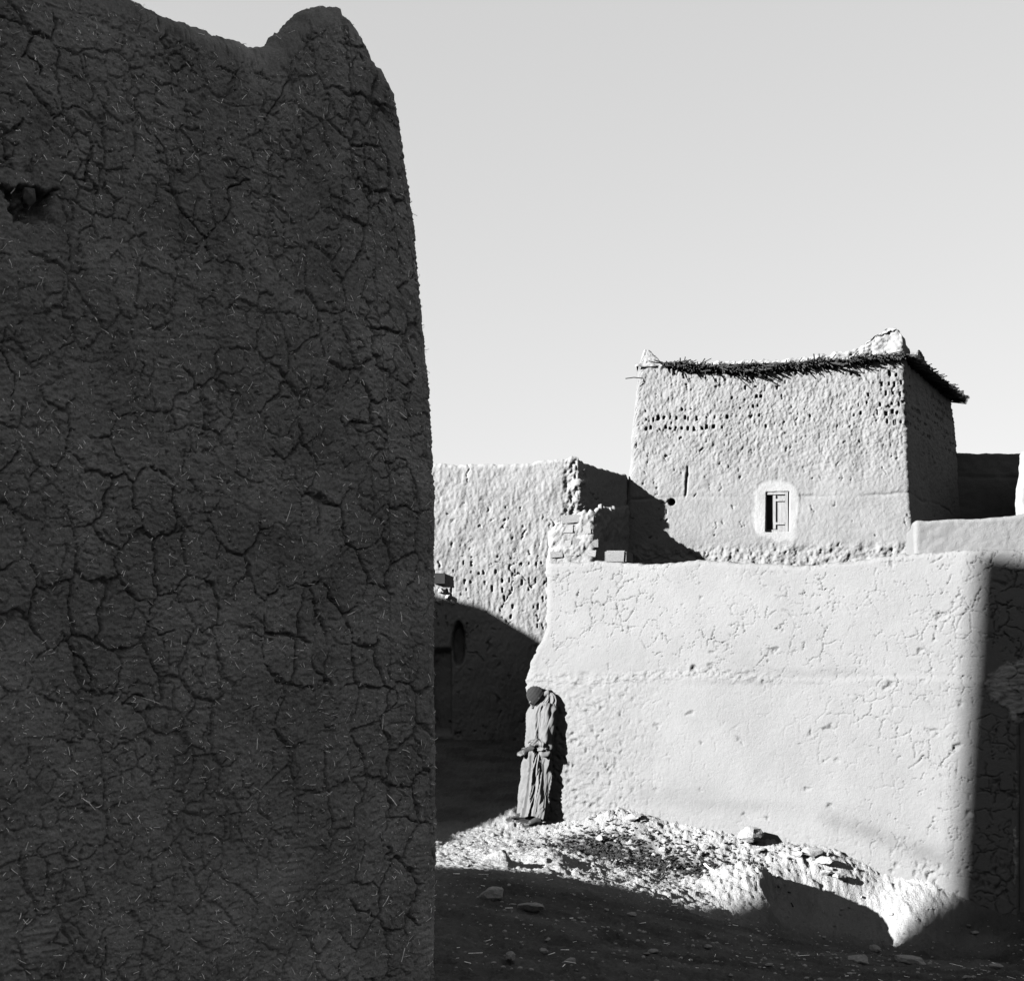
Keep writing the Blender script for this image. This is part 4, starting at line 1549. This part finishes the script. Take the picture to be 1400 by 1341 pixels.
# gravel too small and too many to count
def gravel(name, n, fx, mat, smin, smax, seed):
    r = np.random.default_rng(seed)
    bm = bmesh.new()
    bmesh.ops.create_icosphere(bm, subdivisions=1, radius=1)
    bv = np.array([v.co[:] for v in bm.verts])
    bf = [[v.index for v in f.verts] for f in bm.faces]
    bm.free()
    Vs, Fs = [], []
    c = 0
    while c < n:
        x, y = fx(r)
        s = smin + (smax - smin) * r.random() ** 3
        q = bv * (1 + .35 * (r.random((len(bv), 1)) - .5)) * (s * r.uniform(.7, 1.5), s, s * r.uniform(.5, .9))
        a = r.uniform(0, 6.28)
        q = q @ np.array([[math.cos(a), math.sin(a), 0], [-math.sin(a), math.cos(a), 0], [0, 0, 1]])
        Vs.append(q + (x, y, gz(x, y) + s * .25))
        Fs.append(np.array(bf) + c * len(bv))
        c += 1
    me = bpy.data.meshes.new(name)
    me.from_pydata(np.concatenate(Vs).tolist(), [], np.concatenate(Fs).tolist())
    me.materials.append(mat)
    o = bpy.data.objects.new(name, me)
    COL.objects.link(o)
    o['kind'] = 'stuff'
    return o


def lit_zone(r):
    while True:
        D = r.uniform(11.0, 15.0)
        x = r.uniform(-.75, 4.0)
        if D < wall_D(x) - .03 and D > 13.2 - .531 * (4.06 - x) - .1:
            return x, D


def lane(r):
    while True:
        D = r.uniform(7.2, 13)
        x = r.uniform(-.5, 4.4)
        if D < 13.2 - .531 * (4.06 - x):
            return x, D


gravel('gravel', 1000, lit_zone, M_CLOD, .004, .015, 301)
gravel('gravel', 2600, lane, M_CHIP, .003, .015, 302)


def patch(r):
    k = r.integers(0, 3)
    px, py, D, sx, sy = [(830, 1155, 13.9, .30, .34), (920, 1178, 13.5, .32, .28), (985, 1194, 13.3, .16, .18)][k]
    return (px - 700) / F * D + r.normal(0, sx), D + r.normal(0, sy)


# dark chaff and dung litter in the hollow
mb = MB()
rl = np.random.default_rng(303)
for k in range(3600):
    x, y = patch(rl)
    a = rl.uniform(0, 6.28)
    L = rl.uniform(.015, .06)
    p = np.array([x, y, gz(x, y) + .006])
    d = np.array([math.cos(a), math.sin(a), rl.uniform(-.2, .5)])
    mb.tube([p - d * L * .5, p + d * L * .5], rl.uniform(.004, .010), 4)
lt = mb.build('litter', M_DUNG)
lt['kind'] = 'stuff'

mb = MB()                                        # bits of straw trodden into the lane
for k in range(170):
    x, y = lane(rl)
    a = rl.uniform(0, 6.28)
    L = .015 + .08 * rl.random() ** 3
    d = np.array([math.cos(a), math.sin(a), rl.uniform(-.05, .1)]) * L * .5
    p = np.array([x, y, gz(x, y) + .012])
    mb.tube([p - d, p + d], rl.uniform(.0010, .0024), 3)
sw = mb.build('trodden_straw', M_STRAW)
sw['kind'] = 'stuff'

# bent pale cane lying on the rubble
mb = MB()
pp_ = []
for t in np.linspace(0, 1, 14):
    px = 963 + 56 * t
    py = 1180 + 12 * math.sin(math.pi * t ** .8) - 3 * t
    D = 13.35
    q = at(px, py, D)
    q[2] = max(q[2], gz(q[0], q[1]) + .02)
    pp_.append(q)
mb.tube(pp_, .0085, 6)
tag(mb.build('cane', M_STRAW, None, True), 'bent pale cane lying across the rubble beside the dark litter', 'cane')
